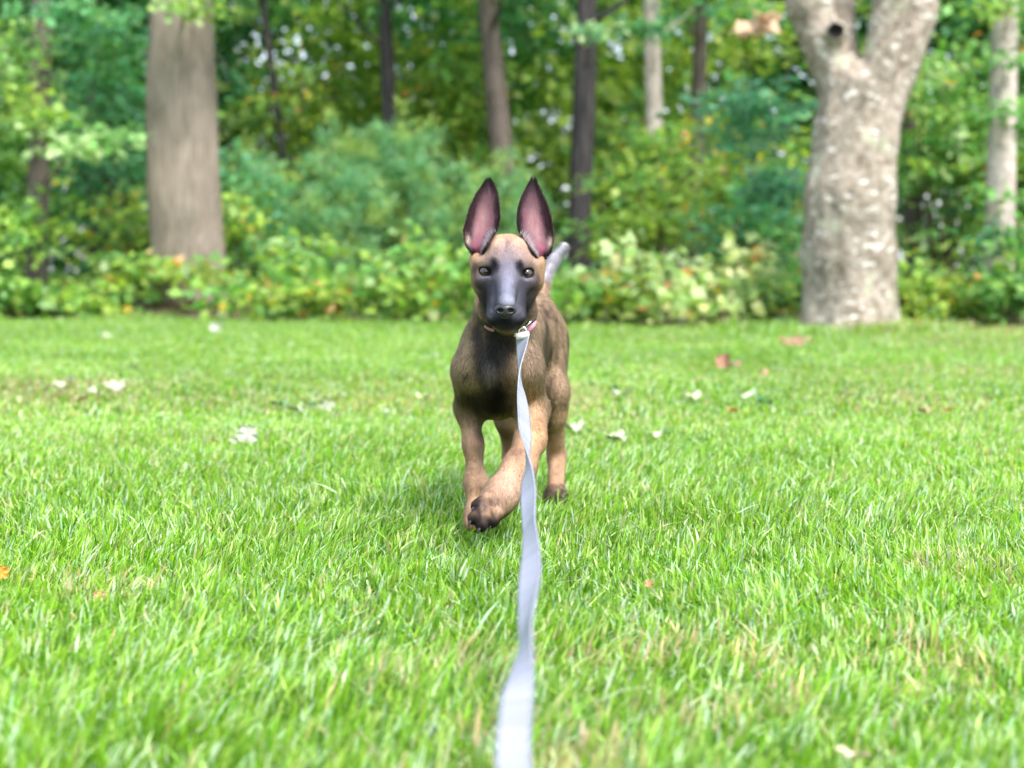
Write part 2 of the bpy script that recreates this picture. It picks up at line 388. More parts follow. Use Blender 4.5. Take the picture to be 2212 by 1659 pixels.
tree('broadleaf_tree', 'thick straight grey-brown trunk rising out of the undergrowth, the broadest on the left', (396, 600), (388, 0), 14.3, 148, M_barkL,
     [MG, YG, DK], [.5, .3, .2], 9, [(400, 15, 13.6, .5, .12, 12, [MG, YG, PA]), (520, -40, 13.7, .5, .3, 10, None)], flare=.22, seed=2)
tree('slim_tree', 'slim brown trunk wrapped in leaves at the far left edge', (85, 420), (92, 0), 14.0, 44, M_barkM, [MG, YG, PA], [.5, .3, .2], 7,
     [(190, 320, 13.2, .38, .16, 18, [MG, PA, PA]), (60, 250, 13.3, .35, .3, 22, [MG, YG, PA]), (20, 110, 13.4, .40, .35, 26, [MG, YG, PA]), (60, 490, 13.5, .35, .3, 24, [MG, YG]), (150, 30, 13.3, .6, .2, 22, [MG, TE]), (250, 290, 13.2, .18, .08, 7, [MG, PA])], seed=3)
tree('slim_tree', 'dark slender trunk high in the middle of the wood, half lost in pine needles', (845, 300), (832, 0), 19, 36, M_barkD, [TE, DK, MG], [.4, .3, .3], 8, seed=4)
tree('slim_tree', 'grey-brown trunk above the left ear of the dog, leaning slightly', (1083, 300), (1052, 0), 17.5, 50, M_barkM, [MG, YG], [.5, .5], 8, seed=5)
tree('slim_tree', 'darkest trunk, charcoal and straight, just right of the dog', (1247, 560), (1268, 60), 17, 52, M_barkD, [TE, MG, DK], [.4, .3, .3], 8,
     [(1275, 60, 16.2, .5, .15, 10, [TE, TE, PA])], seed=6)
tree('slim_tree', 'pale blotchy trunk right of the charcoal one, broken up by leaves', (1420, 400), (1405, 0), 18, 40, M_barkP, [MG, YG], [.5, .5], 8,
     [(1412, 60, 17, .4, .2, 14, [MG, TE]), (1415, 310, 17.2, .3, .3, 22, [YG, MG]), (1420, 430, 17.2, .4, .3, 26, [YG, MG])], seed=7)
tree('slim_tree', 'thin brown trunk midway between the charcoal one and the forked one', (1505, 400), (1513, 100), 18.5, 34, M_barkM, [MG, TE], [.5, .5], 8, seed=8)
tree('slim_tree', 'very thin dark stem beside bright sky gaps, right of the broad left trunk', (612, 330), (575, 60), 19.5, 17, M_barkD, [YG, MG], [.6, .4], 7, crown=(3.4, 1.2, 30, 20, .4, .11), seed=9)
tree('slim_tree', 'dim dark trunk in deep shade just left of the broad one', (205, 520), (200, 100), 19, 30, M_barkD, [TE, DK], [.5, .5], 8, seed=10)
tree('slim_tree', 'dim brown trunk close behind the right side of the forked tree', (1965, 330), (1950, 60), 15.5, 38, M_barkM, [MG, YG], [.5, .5], 7, seed=11)
tree('birch_tree', 'pale pinkish-white trunk crossed by leaf sprays at the right edge', (2155, 600), (2168, 0), 12.1, 58, M_barkP, [MG, YG, TE], [.5, .2, .3], 7,
     [(2165, 510, 11.8, .16, .09, 9, [TE, DK]), (2180, 10, 11.8, .3, .1, 8, [MG, YG]), (2165, 245, 11.8, .14, .07, 7, [MG]), (2165, 130, 11.8, .10, .05, 4, [MG]), (2150, 420, 11.8, .10, .04, 3, [MG]), (2150, 640, 11.8, .12, .05, 4, [DK, MG])], seed=12)
for i, (px, d, wq, bk) in enumerate([(-250, 16, 70, M_barkM), (-120, 19, 45, M_barkD), (2330, 15.5, 60, M_barkM), (2480, 18, 90, M_barkL)]):
    tree('slim_tree', 'trunk beyond the %s edge of the lawn view, %s' % (('left', 'left', 'right', 'right')[i], ('brown and stout', 'dark and slender', 'brown and upright', 'grey and broad')[i]),
         (px, 500), (px+12, 0), d, wq, bk, [MG, DK, YG], [.5, .3, .2], 8, seed=20+i)

# forked tree
D = 10.8; T_ = Sdf()
def K(a, b_, ra, rb, k=.06, da=0, db=0): T_.cone(W(a[0], a[1], D+da), W(b_[0], b_[1], D+db), rq(ra, D), rq(rb, D), k)
K((1834, 730), (1832, 560), 96, 94); K((1832, 560), (1833, 420), 94, 91); K((1833, 420), (1845, 290), 91, 87); K((1845, 290), (1856, 205), 89, 84)
K((1752, 740), (1768, 640), 26, 16, .12, -.1); K((1912, 740), (1900, 640), 26, 16, .12, -.08); K((1830, 740), (1845, 640), 50, 30, .12, -.26, -.24); K((1800, 742), (1850, 640), 40, 30, .1, .28, .2)
K((1810, 190), (1745, 0), 48, 46, .07, .02, 0); K((1745, 0), (1670, -260), 46, 38, .07, 0, .1); K((1670, -260), (1600, -700), 38, 14, .05, .1, .4)
K((1825, 190), (1817, 0), 32, 27, .04, .02, .1); K((1817, 0), (1800, -420), 28, 12, .05, .2, .7)
K((1885, 230), (1922, 0), 42, 36, .04, -.12, -.22); K((1922, 0), (1975, -350), 38, 16, .05, -.2, -.6)
K((1905, 250), (1985, 20), 42, 35, .05, .08, .15); K((1985, 20), (2080, -300), 35, 26, .05, .15, .3); K((2080, -300), (2200, -800), 26, 10, .05, .3, .5)
def G_(pts, ra): 
    for a_, b_ in zip(pts[:-1], pts[1:]): T_.cone(W(a_[0], a_[1], D-a_[2]), W(b_[0], b_[1], D-b_[2]), ra, ra*.8, .05, True)
G_([(1842, 470, .37), (1850, 560, .38), (1846, 640, .40), (1852, 715, .42)], .028); G_([(1768, 380, .27), (1757, 470, .28), (1766, 600, .30)], .022)
G_([(1905, 200, .30), (1882, 270, .30), (1868, 350, .34)], .026); G_([(1808, 600, .37), (1800, 715, .42)], .03); G_([(1893, 560, .31), (1890, 715, .35)], .024)
G_([(1868, 60, .24), (1862, 130, .28), (1852, 185, .30)], .03)
kc = W(1803, 68, D-.20); T_.cone(W(1803, 72, D), kc, rq(25, D), rq(24, D), .02); T_.cone(kc-[0, .12, 0], kc+[0, .10, 0], .058, .05, .012, True)
lo, hi = W(1560, 755, D), W(2230, -820, D)
ax = [np.arange(lo[0]-.3, hi[0]+.3, .025), np.arange(D-1.1, D+1.2, .025), np.arange(-.12, hi[2]+.2, .025)]
X, F = T_.grid(ax, .12)
near = np.abs(F) < .1; F[near] += (.018*noise(X[near]*np.array([1, 1, .28]), 11)+.02*noise(X[near]*np.array([1, 1, .6]), 3.1)).astype(np.float32)
V, Q = surface(ax, F); V = relax(V, Q, 1, .5)
base = np.array([TREE[0], D, 0.])
root = empty('forked_tree', base, 'massive lichen-patched grey tree forking into four limbs, with a round knot hole', 'tree', 'trees of the wood behind the lawn')
mesh('trunk', V, Q, mat=M_barkR, parent=root)
th = np.linspace(0, 2*np.pi, 24, endpoint=False); m, t, b = mat('hollow_wood'); b.inputs['Base Color'].default_value = (.012, .010, .009, 1); b.inputs['Roughness'].default_value = 1
V = [kc+[0, .04, 0]]+[kc+np.array([math.cos(a)*.060, -.045, math.sin(a)*.056]) for a in th]
mesh('knot_hole', V, Ft=[(0, 1+i, 1+(i+1) % 24) for i in range(24)], mat=m, parent=root)
fol = [clusters(inell(90, W(1850, -700, D), (2.6, 1.5, 1.0), .5), .4, 24, .1, [MG, TE, YG], [.5, .3, .2]),
       clusters(inell(34, W(1620, 250, D+.8), (.50, .35, .36), .7), .17, 12, .085, [TE, TE, (.12, .26, .16)], [1, 1, 1]),
       clusters(inell(16, W(1700, 400, D+1.0), (.28, .3, .18), .7), .17, 12, .09, [TE, (.08, .2, .13)], [1, 1]),
       clusters(inell(3, W(1640, 45, D-.2), (.20, .1, .06), .7), .10, 7, .14, [(.5, .32, .2), (.55, .4, .3)], [1, 2])]
V, Q, C = merge(fol); mesh('crown', V, Q, mat=M_leaf, parent=root, col=C, smooth=False)

# shrubs and saplings
ACC = {'y': .05, 'o': .11, 'p': .04, 'g': .015}
def shrub(name, label, q, d, hz, rx, ncl, per, ls, palette, wts, group, kind='leaf', z0=.12, ry=None, pk=''):
    c = W(q, 700, d); c[2] = gz(c[0], c[1]); root = empty(name, c, label, 'shrub' if kind == 'leaf' else 'pine', group)
    ctr = c+np.array([0, 0, z0+(hz-z0)/2]); rad = (rx, ry or rx*.8, (hz-z0)/2)
    cc = inell(ncl, ctr, rad, .55); cc[:, 2] *= 1+.35*noise(cc*np.array([1, .4, 0])+q, 2.6)
    cc = cc[cc[:, 2] > .04]
    if kind == 'leaf': V, Q, C = clusters(cc, .13+ls*.5, per, ls, palette, wts, acc=ACC.get(pk, 0))
    else: V, Q, C = needles(cc, .1, per, ls, palette)
    mesh('foliage', V, Q, mat=M_leaf, parent=root, col=C, smooth=False)
    VV, QQ, o = [], [], 0
    for i in range(min(14, ncl//4)):
        e = cc[rng.integers(len(cc))]; s0 = c+np.array([rng.normal()*.06*rx, rng.normal()*.05, -.02]); md = (s0+e)/2+np.array([rng.normal()*.05, 0, .12*hz])
        v, q_ = tube([s0, md, e], [.010+.004*hz, .008, .003], 5, .03, 0, i, .08); VV.append(v); QQ.append(q_+o); o += len(v)
    mesh('stem', np.concatenate(VV), np.concatenate(QQ), mat=M_twig, parent=root)
    return root
EP = {'y': ([MG, YG, (.30, .40, .07), DK], [.3, .34, .22, .14]), 'g': ([MG, YG, PA, (.15, .34, .07)], [.35, .2, .15, .3]), 'o': ([YG, MG, (.34, .40, .10), DK], [.4, .3, .16, .14]),
      'p': ([PA, YG, (.62, .62, .32), MG], [.4, .22, .28, .1]), 'd': ([DK, MG, YG], [.3, .45, .25]), 't': ([TE, MG], [.6, .4])}
# label, bearing, distance beyond edge, height, half width, palette
edge = [
 ('leafy shrub leaning in from outside the left side of the view', -130, .5, 0.8, .8, 'g'),
 ('leafy green shrub filling the bottom left corner of the wood edge', 20, .35, 0.5, .55, 'g'),
 ('low green shrub with a thin bare stem, between the left corner and the broad trunk', 130, .45, 0.42, .45, 'g'),
 ('low shrub with a few bright yellow leaves, at the left foot of the broad trunk', 225, .30, 0.4, .40, 'y'),
 ('small bush hanging over bare brown soil before the broad left trunk', 320, .65, 0.5, .36, 'y'),
 ('small bush with orange and yellow leaves right in front of the broad left trunk', 415, .55, .40, .36, 'o'),
 ('green shrub with an upright shoot just right of the broad left trunk', 530, .35, .38, .42, 'g'),
 ('tall leafy shoot poking up right of the broad left trunk', 650, .55, 0.88, .24, 'g'),
 ('lime green shrub left of the dog with a few pink-brown leaves', 610, .25, 0.42, .40, 'y'),
 ('yellowing shrub halfway between the broad trunk and the dog', 720, .25, 0.46, .40, 'o'),
 ('full light-green shrub immediately left of the head of the dog', 880, .35, 0.8, .50, 'g'),
 ('shrub with one golden-yellow leaf patch, low beside the left shoulder of the dog', 930, .15, 0.42, .36, 'y'),
 ('green bush right behind the dog, showing between its ears', 1090, .5, 0.84, .42, 'g'),
 ('bright green shrub immediately right of the dog', 1240, .3, 0.56, .38, 'g'),
 ('low dark shrub with brown leaves right of the charcoal trunk', 1335, .4, 0.4, .36, 'o'),
 ('pale yellow-green shrub lit up among darker ones, left of the forked tree', 1420, .2, 0.62, .34, 'p'),
 ('cream-leaved shrub next to the pale stump', 1565, 0.35, 0.7, .40, 'p'),
 ('dull olive shrub close to the left foot of the forked tree', 1665, 1.5, 0.5, .36, 'd'),
 ('olive shrub behind the forked tree', 1830, 1.2, 0.9, .5, 'd'),
 ('golden-green shrub just right of the forked tree', 1985, 1.2, 0.48, .36, 'y'),
 ('low shrub with orange leaves between the forked tree and the pale trunk', 2060, 0.9, 0.42, .34, 'o'),
 ('dark green shrub at the foot of the pale trunk by the right edge', 2200, .5, .42, .4, 'd'),
 ('leafy shrub leaning in from outside the right side of the view', 2330, .5, 0.9, .8, 'g')]
GE = 'low shrubs along the edge of the lawn'
for lb, q, dd, hz, rx, pk in edge:
    d = 13.0
    for _ in range(4): d = float(edge_y(W(q, 700, d)[0]))+dd
    n = int(150*rx*hz); p_, w_ = EP[pk]
    shrub('edge_shrub', lb, q, d, hz, rx, max(18, n), 8, .105, p_, w_, GE, pk=pk, ry=.34, z0=.30 if q == 320 else .22 if q == 415 else .08)
GM = 'tall shrubs and saplings inside the wood'
mid = [
 ('tall dark thicket between the slim left trunk and the broad one', 240, 17.5, 3.4, 1.0, 't'),
 ('yellow-olive sapling low behind the left of the broad trunk', 290, 16, 1.45, .6, 'y'),
 ('dense green sapling at the far left behind the slim trunk', -20, 15.5, 2.9, .9, 'g'),
 ('dark blue-green shrub behind the right side of the broad trunk', 500, 15.8, 1.9, .7, 't'),
 ('olive-gold shrub low against the right of the broad trunk', 500, 14.9, 1.15, .45, 'y'),
 ('sunlit yellow-green tall sapling in the upper left middle', 690, 20, 4.6, 1.2, 'y'),
 ('bright yellow-green tall sapling between two dark trunks above the dog', 970, 20, 4.6, 1.2, 'y'),
 ('olive sapling right of the charcoal trunk', 1370, 17.8, 2.6, .7, 'y'),
 ('green sapling wall left of the forked tree', 1500, 19.5, 3.6, 1.1, 'y'),
 ('low olive bush mass at waist height between charcoal trunk and forked tree', 1400, 15.4, 1.45, .8, 'y'),
 ('teal-leaved shrub touching the left flank of the forked tree', 1640, 14.8, 1.75, .6, 't'),
 ('broad olive shrub left behind the forked tree', 1600, 16.5, 2.2, .9, 'y'),
 ('green thicket showing between the forked tree and the pale trunk', 2040, 14.8, 3.0, .8, 'g'),
 ('dark thicket behind the pale trunk at the right edge', 2200, 14.6, 2.6, .8, 'd'),
 ('tall green thicket right of the view', 2420, 15, 3, 1.1, 'g'), ('tall dark thicket left of the view', -220, 15, 3, 1.1, 'd')]
for lb, q, d, hz, rx, pk in mid:
    p_, w_ = EP[pk]; shrub('tall_shrub', lb, q, d, hz, rx, int(60*rx*hz), 14, .095, p_, w_, GM, z0=.2, pk=pk)
GP = 'soft blue-green young pines in the middle of the wood'
PN = [(.22, .42, .20), (.15, .34, .17), (.30, .42, .12)]
for lb, q, d, hz, rx in [('widest young pine, blue-green, left of the middle', 690, 16.2, 1.75, .75), ('tall young pine rising in front of the high dark trunk', 850, 17, 2.7, .65),
                         ('young pine directly behind the ears of the dog', 1050, 16, 1.7, .7), ('small young pine next to the charcoal trunk', 1150, 15.6, 1.15, .35),
                         ('small dark young pine nearest the broad left trunk', 560, 16.8, 1.7, .6)]:
    shrub('young_pine', lb, q, d, hz, rx, int(230*rx*hz), 26, .13, PN, None, GP, 'needle', z0=.1)
# pale broken stump
c = W(1488, 706, 12.9); c[2] = 0; root = empty('tree_stump', c, 'pale leaning broken stump among cream leaves left of the forked tree', 'stump')
v1, q1 = tube([c+[.02, 0, -.03], c+[.0, 0, .3], c+[-.06, 0, .56]], [.075, .06, .05], 14, .12, .5, 5, .04)
mesh('wood', v1, q1, mat=bark_mat('weathered_wood', (.2, .2, .14), (.42, .44, .32), (.58, .6, .48), (20, 20, 3)), parent=root)
V, Q, C = clusters(inell(10, c+[-.04, 0, .52], (.14, .1, .14), .7), .08, 7, .07, [PA, (.4, .5, .25)], [1, 1]); mesh('ivy', V, Q, mat=M_leaf, parent=root, col=C, smooth=False)

# far wood as one mass
far = []
n = 3400; y = 20+rng.random(n)*9; x = (rng.random(n)*2-1)*(4+.5*y); z = .2+rng.random(n)**.8*8.5
G = np.stack([x, y*.3, z], -1); u = (x/y*FPX+512)/QS; vq = (HOR-(z-H)/y*FPX)/QS
gap = np.exp(-((u-640)/170)**2-((vq-130)/170)**2)*.8+np.exp(-((u-1520)/90)**2-((vq-140)/80)**2)*.5+.0
k = rng.random(n) > gap*.75; C0 = np.stack([x, y, z], -1)[k]
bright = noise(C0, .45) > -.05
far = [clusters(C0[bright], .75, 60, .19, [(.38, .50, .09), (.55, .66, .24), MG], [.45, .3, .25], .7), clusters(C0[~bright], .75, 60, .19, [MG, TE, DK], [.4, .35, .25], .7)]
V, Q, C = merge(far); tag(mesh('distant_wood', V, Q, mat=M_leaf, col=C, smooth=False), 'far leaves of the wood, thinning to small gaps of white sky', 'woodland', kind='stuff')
# scattered bramble and seedlings carpeting the floor of the wood
n = 900; x = (rng.random(n)*2-1)*9; y = edge_y(x)+.5+rng.random(n)**1.3*6; k = ~((np.abs(x+3.1) < .75) & (y < 15))
V, Q, C = clusters(np.stack([x, y, .06+rng.random(n)*.35], -1)[k], .24, 16, .085, [MG, YG, DK, OR], [.4, .3, .22, .08])
tag(mesh('undergrowth', V, Q, mat=M_leaf, col=C, smooth=False), 'low mixed leaves carpeting the floor of the wood', 'undergrowth', kind='stuff')

# ------------------------------------------------------------------ the dog
dog = Sdf(); Wd = W
def dc(a, b_, ra, rb, k=.018, cut=False): dog.cone(W(*a), W(*b_), rq(ra, a[2]), rq(rb, b_[2]), k, cut)
# trunk of the body
dog.ell(W(1074, 782, 2.67), (.070, .155, .103), .03)
dog.ell(W(1125, 745, 2.84), (.055, .15, .082), .04)
dog.ell(W(1166, 722, 2.98), (.046, .105, .078), .04)
dc((1066, 790, 2.545), (1070, 855, 2.60), 44, 36, .03)                 # breast
dc((1080, 700, 2.62), (1016, 800, 2.56), 42, 30, .03)                  # shoulders
dc((1092, 700, 2.62), (1130, 800, 2.55), 42, 34, .03)
# neck
dc((1080, 745, 2.575), (1096, 600, 2.525), 70, 60, .035)
# foreleg, the standing one
dc((1014, 800, 2.56), (1012, 880, 2.63), 33, 27, .03); dc((1012, 880, 2.63), (1022, 960, 2.61), 27, 19, .02)
dc((1022, 960, 2.61), (1028, 1040, 2.60), 19, 21, .02); dc((1027, 1040, 2.60), (1036, 1050, 2.59), 23, 22, .015)
dc((1029, 1050, 2.60), (1026, 1110, 2.575), 21, 20, .015)
dc((1026, 1118, 2.57), (1022, 1128, 2.53), 24, 20, .015)
# foreleg, the lifted one: forearm comes forward, the pastern swings in
dc((1132, 800, 2.55), (1152, 880, 2.60), 37, 31, .03); dc((1152, 880, 2.60), (1146, 950, 2.53), 33, 31, .02)
dc((1146, 950, 2.53), (1122, 1010, 2.47), 32, 33, .018); dc((1122, 1010, 2.47), (1082, 1070, 2.43), 33, 36, .02)
dc((1082, 1070, 2.43), (1064, 1092, 2.42), 38, 36, .015)
TOES = [((1052, 1076, 2.405), (1030, 1092, 2.382), 12, 13.5), ((1048, 1094, 2.385), (1023, 1119, 2.362), 12, 14), ((1060, 1106, 2.38), (1041, 1134, 2.355), 12, 14), ((1076, 1106, 2.385), (1064, 1127, 2.372), 12, 13)]
for a, b_, ra, rb in TOES: dc(a, b_, ra, rb, .0025)
# hind leg on the viewer's right
dc((1176, 740, 2.97), (1190, 850, 2.90), 44, 34, .04); dc((1190, 850, 2.90), (1192, 900, 2.91), 33, 26, .03)
dc((1194, 890, 2.92), (1202, 985, 2.985), 26, 19, .025); dc((1203, 985, 2.985), (1201, 1060, 2.93), 19, 18, .015)
dc((1196, 1070, 2.915), (1192, 1078, 2.87), 22, 19, .012); dc((1207, 1070, 2.915), (1209, 1078, 2.87), 20, 18, .012)
# hind leg on the viewer's left
dc((1130, 770, 2.95), (1108, 865, 2.84), 44, 34, .04); dc((1108, 865, 2.84), (1100, 905, 2.85), 33, 26, .03)
dc((1100, 905, 2.85), (1106, 985, 2.92), 26, 19, .025); dc((1106, 985, 2.92), (1110, 1065, 2.86), 19, 18, .015)
dc((1108, 1072, 2.84), (1106, 1082, 2.80), 24, 22, .012)
# tail
dc((1172, 640, 3.06), (1176, 600, 3.12), 13, 12, .02); dc((1176, 600, 3.12), (1196, 562, 3.14), 12, 12, .01); dc((1196, 562, 3.14), (1219, 532, 3.14), 12.5, 9, .01)
# head
dog.ell(W(1097, 566, 2.485), (.064, .064, .047), .02)
dc((1054, 612, 2.465), (1064, 650, 2.45), 35, 22, .02); dc((1138, 610, 2.465), (1126, 650, 2.45), 35, 21, .02)
dc((1096, 560, 2.445), (1096, 600, 2.418), 34, 31, .02)
dc((1050, 571, 2.448), (1076, 566, 2.428), 15, 17, .008); dc((1140, 575, 2.448), (1118, 568, 2.428), 15, 17, .008)
dc((1040, 605, 2.445), (1062, 612, 2.43), 16, 14, .01); dc((1150, 608, 2.445), (1128, 612, 2.43), 16, 14, .01)
dc((1096, 600, 2.415), (1093, 656, 2.353), 25, 20, .016)
dc((1080, 622, 2.432), (1069, 684, 2.378), 28, 19, .012); dc((1110, 622, 2.432), (1117, 684, 2.378), 28, 19, .012)
dc((1093, 694, 2.372), (1095, 690, 2.45), 19, 34, .015)
dc((1072, 668, 2.49), (1120, 668, 2.49), 40, 40, .02)
dog.cone(W(1052, 676, 2.372), W(1076, 694, 2.345), .0015, .0022, .006, True); dog.cone(W(1076, 694, 2.345), W(1093, 690, 2.336), .0022, .002, .006, True)
dog.cone(W(1134, 676, 2.372), W(1110, 694, 2.345), .0015, .0022, .006, True); dog.cone(W(1110, 694, 2.345), W(1093, 690, 2.336), .0022, .002, .006, True)
dog.cone(W(1176, 672, 2.66), W(1178, 770, 2.60), .0035, .007, .016, True); dog.cone(W(1178, 770, 2.60), W(1172, 862, 2.60), .007, .005, .016, True)
dog.cone(W(1046, 800, 2.485), W(1062, 846, 2.50), .003, .005, .016, True); dog.cone(W(1084, 800, 2.485), W(1074, 846, 2.50), .003, .005, .016, True)
dog.ell(W(1036, 527, 2.44), (.0145, .034, .021), .014, True); dog.ell(W(1164, 533, 2.44), (.0145, .034, .021), .014, True)
def front(qx, qy, d0=2.25, d1=3.1):
    """distance at which the body surface is met along a bearing"""
    ds = np.arange(d0, d1, .001); f = dog.at(np.array([W(qx, qy, d) for d in ds])); i = np.nonzero(f < 0)[0]
    return float(ds[i[0]]) if len(i) else None
EYES = [(1050, 587), (1137, 591)]; eyeC = []
for ex, ey in EYES:
    d = front(ex, ey); c = W(ex, ey, d+.0098); eyeC.append(c)
for c, s in zip(eyeC, (-1, 1)):
    a = .22*s; rot = np.array([[math.cos(a), 0, -math.sin(a)], [0, 1, 0], [math.sin(a), 0, math.cos(a)]])
    dog.ell(c+[0, -.006, 0], (.0136, .018, .0076), .0022, True, rot)
ax = [np.arange(-.13, .16, .0022), np.concatenate([np.arange(2.29, 2.56, .002), np.arange(2.56, 3.26, .0042)]),
      np.concatenate([np.arange(-.01, .27, .0034), np.arange(.27, .56, .0021)])]
X, F = dog.grid(ax, .035); BV, BQ = surface(ax, F); BV = relax(BV, BQ, 3, .5); BN = vnormals(BV, BQ); del X, F

# coat colours: patches of fur, with some shade and sky sheen painted in
def coat(P, jit=True):
    P = np.asarray(P); n1 = fbm(P*np.array([1, 1, .35]), 60, 2); n2 = fbm(P, 18, 2); n3 = noise(P*np.array([1, .3, .22]), 150)
    z = P[:, 2]; y = P[:, 1]
    Pj = P+.006*np.stack([noise(P+3, 70), noise(P+5, 40), noise(P+11, 70)], -1)
    col = np.tile(np.array([.31, .215, .145]), (len(P), 1))
    def mixc(w, c): col[:] = col*(1-w[:, None])+np.array(c)*w[:, None]
    mixc(np.clip(.32+.9*n1+.5*n3, 0, .92)*np.clip((z-.20)/.1, 0, 1)*np.clip((y-2.56)/.12, .25, 1), (.055, .038, .028))   # sable back and flanks
    mixc(np.clip((.235-z)/.06, 0, 1)*.85, (.42, .26, .17))                                             # fawn legs
    def blob(q, r, c, s=1.0, p=2):
        d2 = (((Pj-W(*q))/np.array(r))**2).sum(1); mixc(np.clip(s*np.exp(-d2**(p/2)), 0, 1), c)
    blob((1172, 770, 2.72), (.012, .12, .10), (.33, .235, .165), .5)
    blob((1140, 740, 2.58), (.022, .06, .06), (.30, .20, .13), .6)
    blob((1000, 742, 2.56), (.017, .10, .060), (.37, .27, .185), .8, 4); blob((1146, 745, 2.56), (.020, .10, .070), (.36, .26, .19), .8, 4)
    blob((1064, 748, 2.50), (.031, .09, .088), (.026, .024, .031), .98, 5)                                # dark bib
    blob((1048, 882, 2.53), (.056, .12, .030), (.008, .007, .008), 1, 3); blob((1072, 850, 2.52), (.032, .10, .038), (.007, .006, .007), 1, 3)  # black lower chest: part marking, part shade painted into the coat
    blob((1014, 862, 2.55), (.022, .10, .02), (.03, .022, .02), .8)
    blob((1058, 806, 2.50), (.009, .05, .022), (.20, .17, .19), .75); blob((1085, 812, 2.50), (.022, .05, .012), (.13, .09, .075), .6); blob((1052, 836, 2.50), (.016, .05, .005), (.17, .12, .085), .6)
    blob((1008, 812, 2.53), (.011, .04, .006), (.012, .012, .015), .9); blob((1095, 740, 2.5), (.034, .06, .035), (.018, .017, .02), .9)
    blob((1032, 715, 2.52), (.010, .05, .035), (.035, .03, .04), .85); blob((1046, 720, 2.5), (.005, .05, .02), (.22, .16, .11), .5)
    blob((992, 760, 2.55), (.014, .08, .05), (.30, .215, .15), .6)
    blob((1150, 810, 2.55), (.02, .05, .045), (.20, .135, .105), .6)
    blob((1160, 920, 2.5), (.024, .08, .045), (.54, .31, .18), .85); blob((1100, 1060, 2.42), (.03, .05, .03), (.46, .31, .25), .85)
    blob((1120, 975, 2.45), (.011, .05, .014), (.12, .065, .05), .7); blob((1186, 850, 2.8), (.012, .1, .06), (.018, .013, .011), .95)
    blob((1184, 930, 2.85), (.012, .1, .05), (.025, .018, .014), .9); blob((1040, 920, 2.6), (.014, .05, .055), (.085, .065, .055), .9); blob((1042, 990, 2.6), (.010, .05, .04), (.16, .125, .105), .7)
    blob((1208, 1010, 2.9), (.006, .1, .02), (.10, .06, .045), .6)
    blob((1085, 930, 2.85), (.03, .05, .06), (.06, .04, .035), .85)
    blob((1180, 720, 2.72), (.007, .25, .07), (.022, .016, .013), .9); blob((1190, 770, 2.80), (.004, .2, .05), (.05, .035, .025), .7)
    for a, b_, ra, rb in TOES: blob((b_[0], b_[1]+4, b_[2]), (.019, .03, .015), (.012, .011, .013), 1, 4)
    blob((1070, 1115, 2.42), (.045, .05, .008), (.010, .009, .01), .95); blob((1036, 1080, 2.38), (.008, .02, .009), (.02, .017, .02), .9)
    blob((1045, 1100, 2.39), (.0035, .03, .014), (.38, .27, .22), .8); blob((1070, 1088, 2.39), (.016, .03, .006), (.15, .10, .10), .7)
    blob((1062, 1108, 2.39), (.003, .03, .010), (.008, .008, .009), .9)
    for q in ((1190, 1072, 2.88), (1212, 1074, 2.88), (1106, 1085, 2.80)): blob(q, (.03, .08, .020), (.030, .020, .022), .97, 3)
    blob((1040, 1100, 2.6), (.03, .05, .012), (.07, .04, .028), .8); blob((1042, 1050, 2.6), (.006, .05, .01), (.05, .03, .02), .7)
    blob((1205, 560, 3.14), (.06, .06, .06), (.36, .35, .42), .97, 6)                                      # silvery tail
    head = np.clip((2.56-y)/.03, 0, 1)*np.clip((z-.366-.40*np.clip(y-2.43, 0, 1))/.008, 0, 1)
    Pj = P+.0028*np.stack([noise(P+3, 90), noise(P+5, 40), noise(P+11, 90)], -1)
    def hb(q, r, c, s=1.0, p=2):
        d2 = (((Pj-W(*q))/np.array(r))**2).sum(1); mixc(head*np.clip(s*np.exp(-d2**(p/2)), 0, 1), c)
    mixc(head, (.42, .26, .145))
    hb((1097, 505, 2.46), (.045, .07, .022), (.62, .36, .22), .95); hb((1097, 552, 2.44), (.048, .08, .028), (.36, .245, .215), .9)
    hb((1097, 535, 2.44), (.007, .05, .020), (.11, .08, .085), .85); hb((1030, 556, 2.45), (.012, .06, .012), (.5, .31, .2), .6)
    hb((1095, 660, 2.40), (.069, .14, .060), (.025, .025, .035), 1.0, 7)                                   # the mask
    hb((1095, 600, 2.41), (.066, .12, .030), (.038, .036, .050), .97, 5); hb((1097, 556, 2.42), (.036, .10, .022), (.20, .165, .175), .8)
    hb((1097, 582, 2.42), (.030, .10, .024), (.11, .10, .125), .9)
    hb((1096, 618, 2.38), (.014, .05, .034), (.175, .18, .25), .95); hb((1094, 648, 2.36), (.015, .04, .012), (.22, .23, .30), .9)  # pale blue bridge of the muzzle: sky sheen painted into the fur
    hb((1077, 640, 2.38), (.003, .04, .02), (.03, .029, .04), .7); hb((1115, 640, 2.38), (.003, .04, .02), (.03, .029, .04), .7)
    hb((1044, 645, 2.41), (.015, .05, .022), (.014, .012, .012), .95); hb((1143, 655, 2.41), (.012, .05, .022), (.014, .013, .016), .9)
    hb((1016, 640, 2.45), (.009, .08, .035), (.27, .20, .12), .85); hb((1176, 622, 2.45), (.009, .08, .045), (.40, .25, .14), .85)
    hb((1060, 676, 2.37), (.010, .04, .008), (.075, .075, .10), .8); hb((1124, 674, 2.37), (.008, .04, .008), (.075, .075, .10), .8)
    hb((1070, 574, 2.42), (.0095, .04, .012), (.006, .006, .008), 1.0, 4); hb((1121, 577, 2.42), (.0085, .04, .0115), (.006, .006, .008), 1.0, 4)
    hb((1093, 698, 2.35), (.040, .04, .009), (.008, .008, .011), 1, 3)
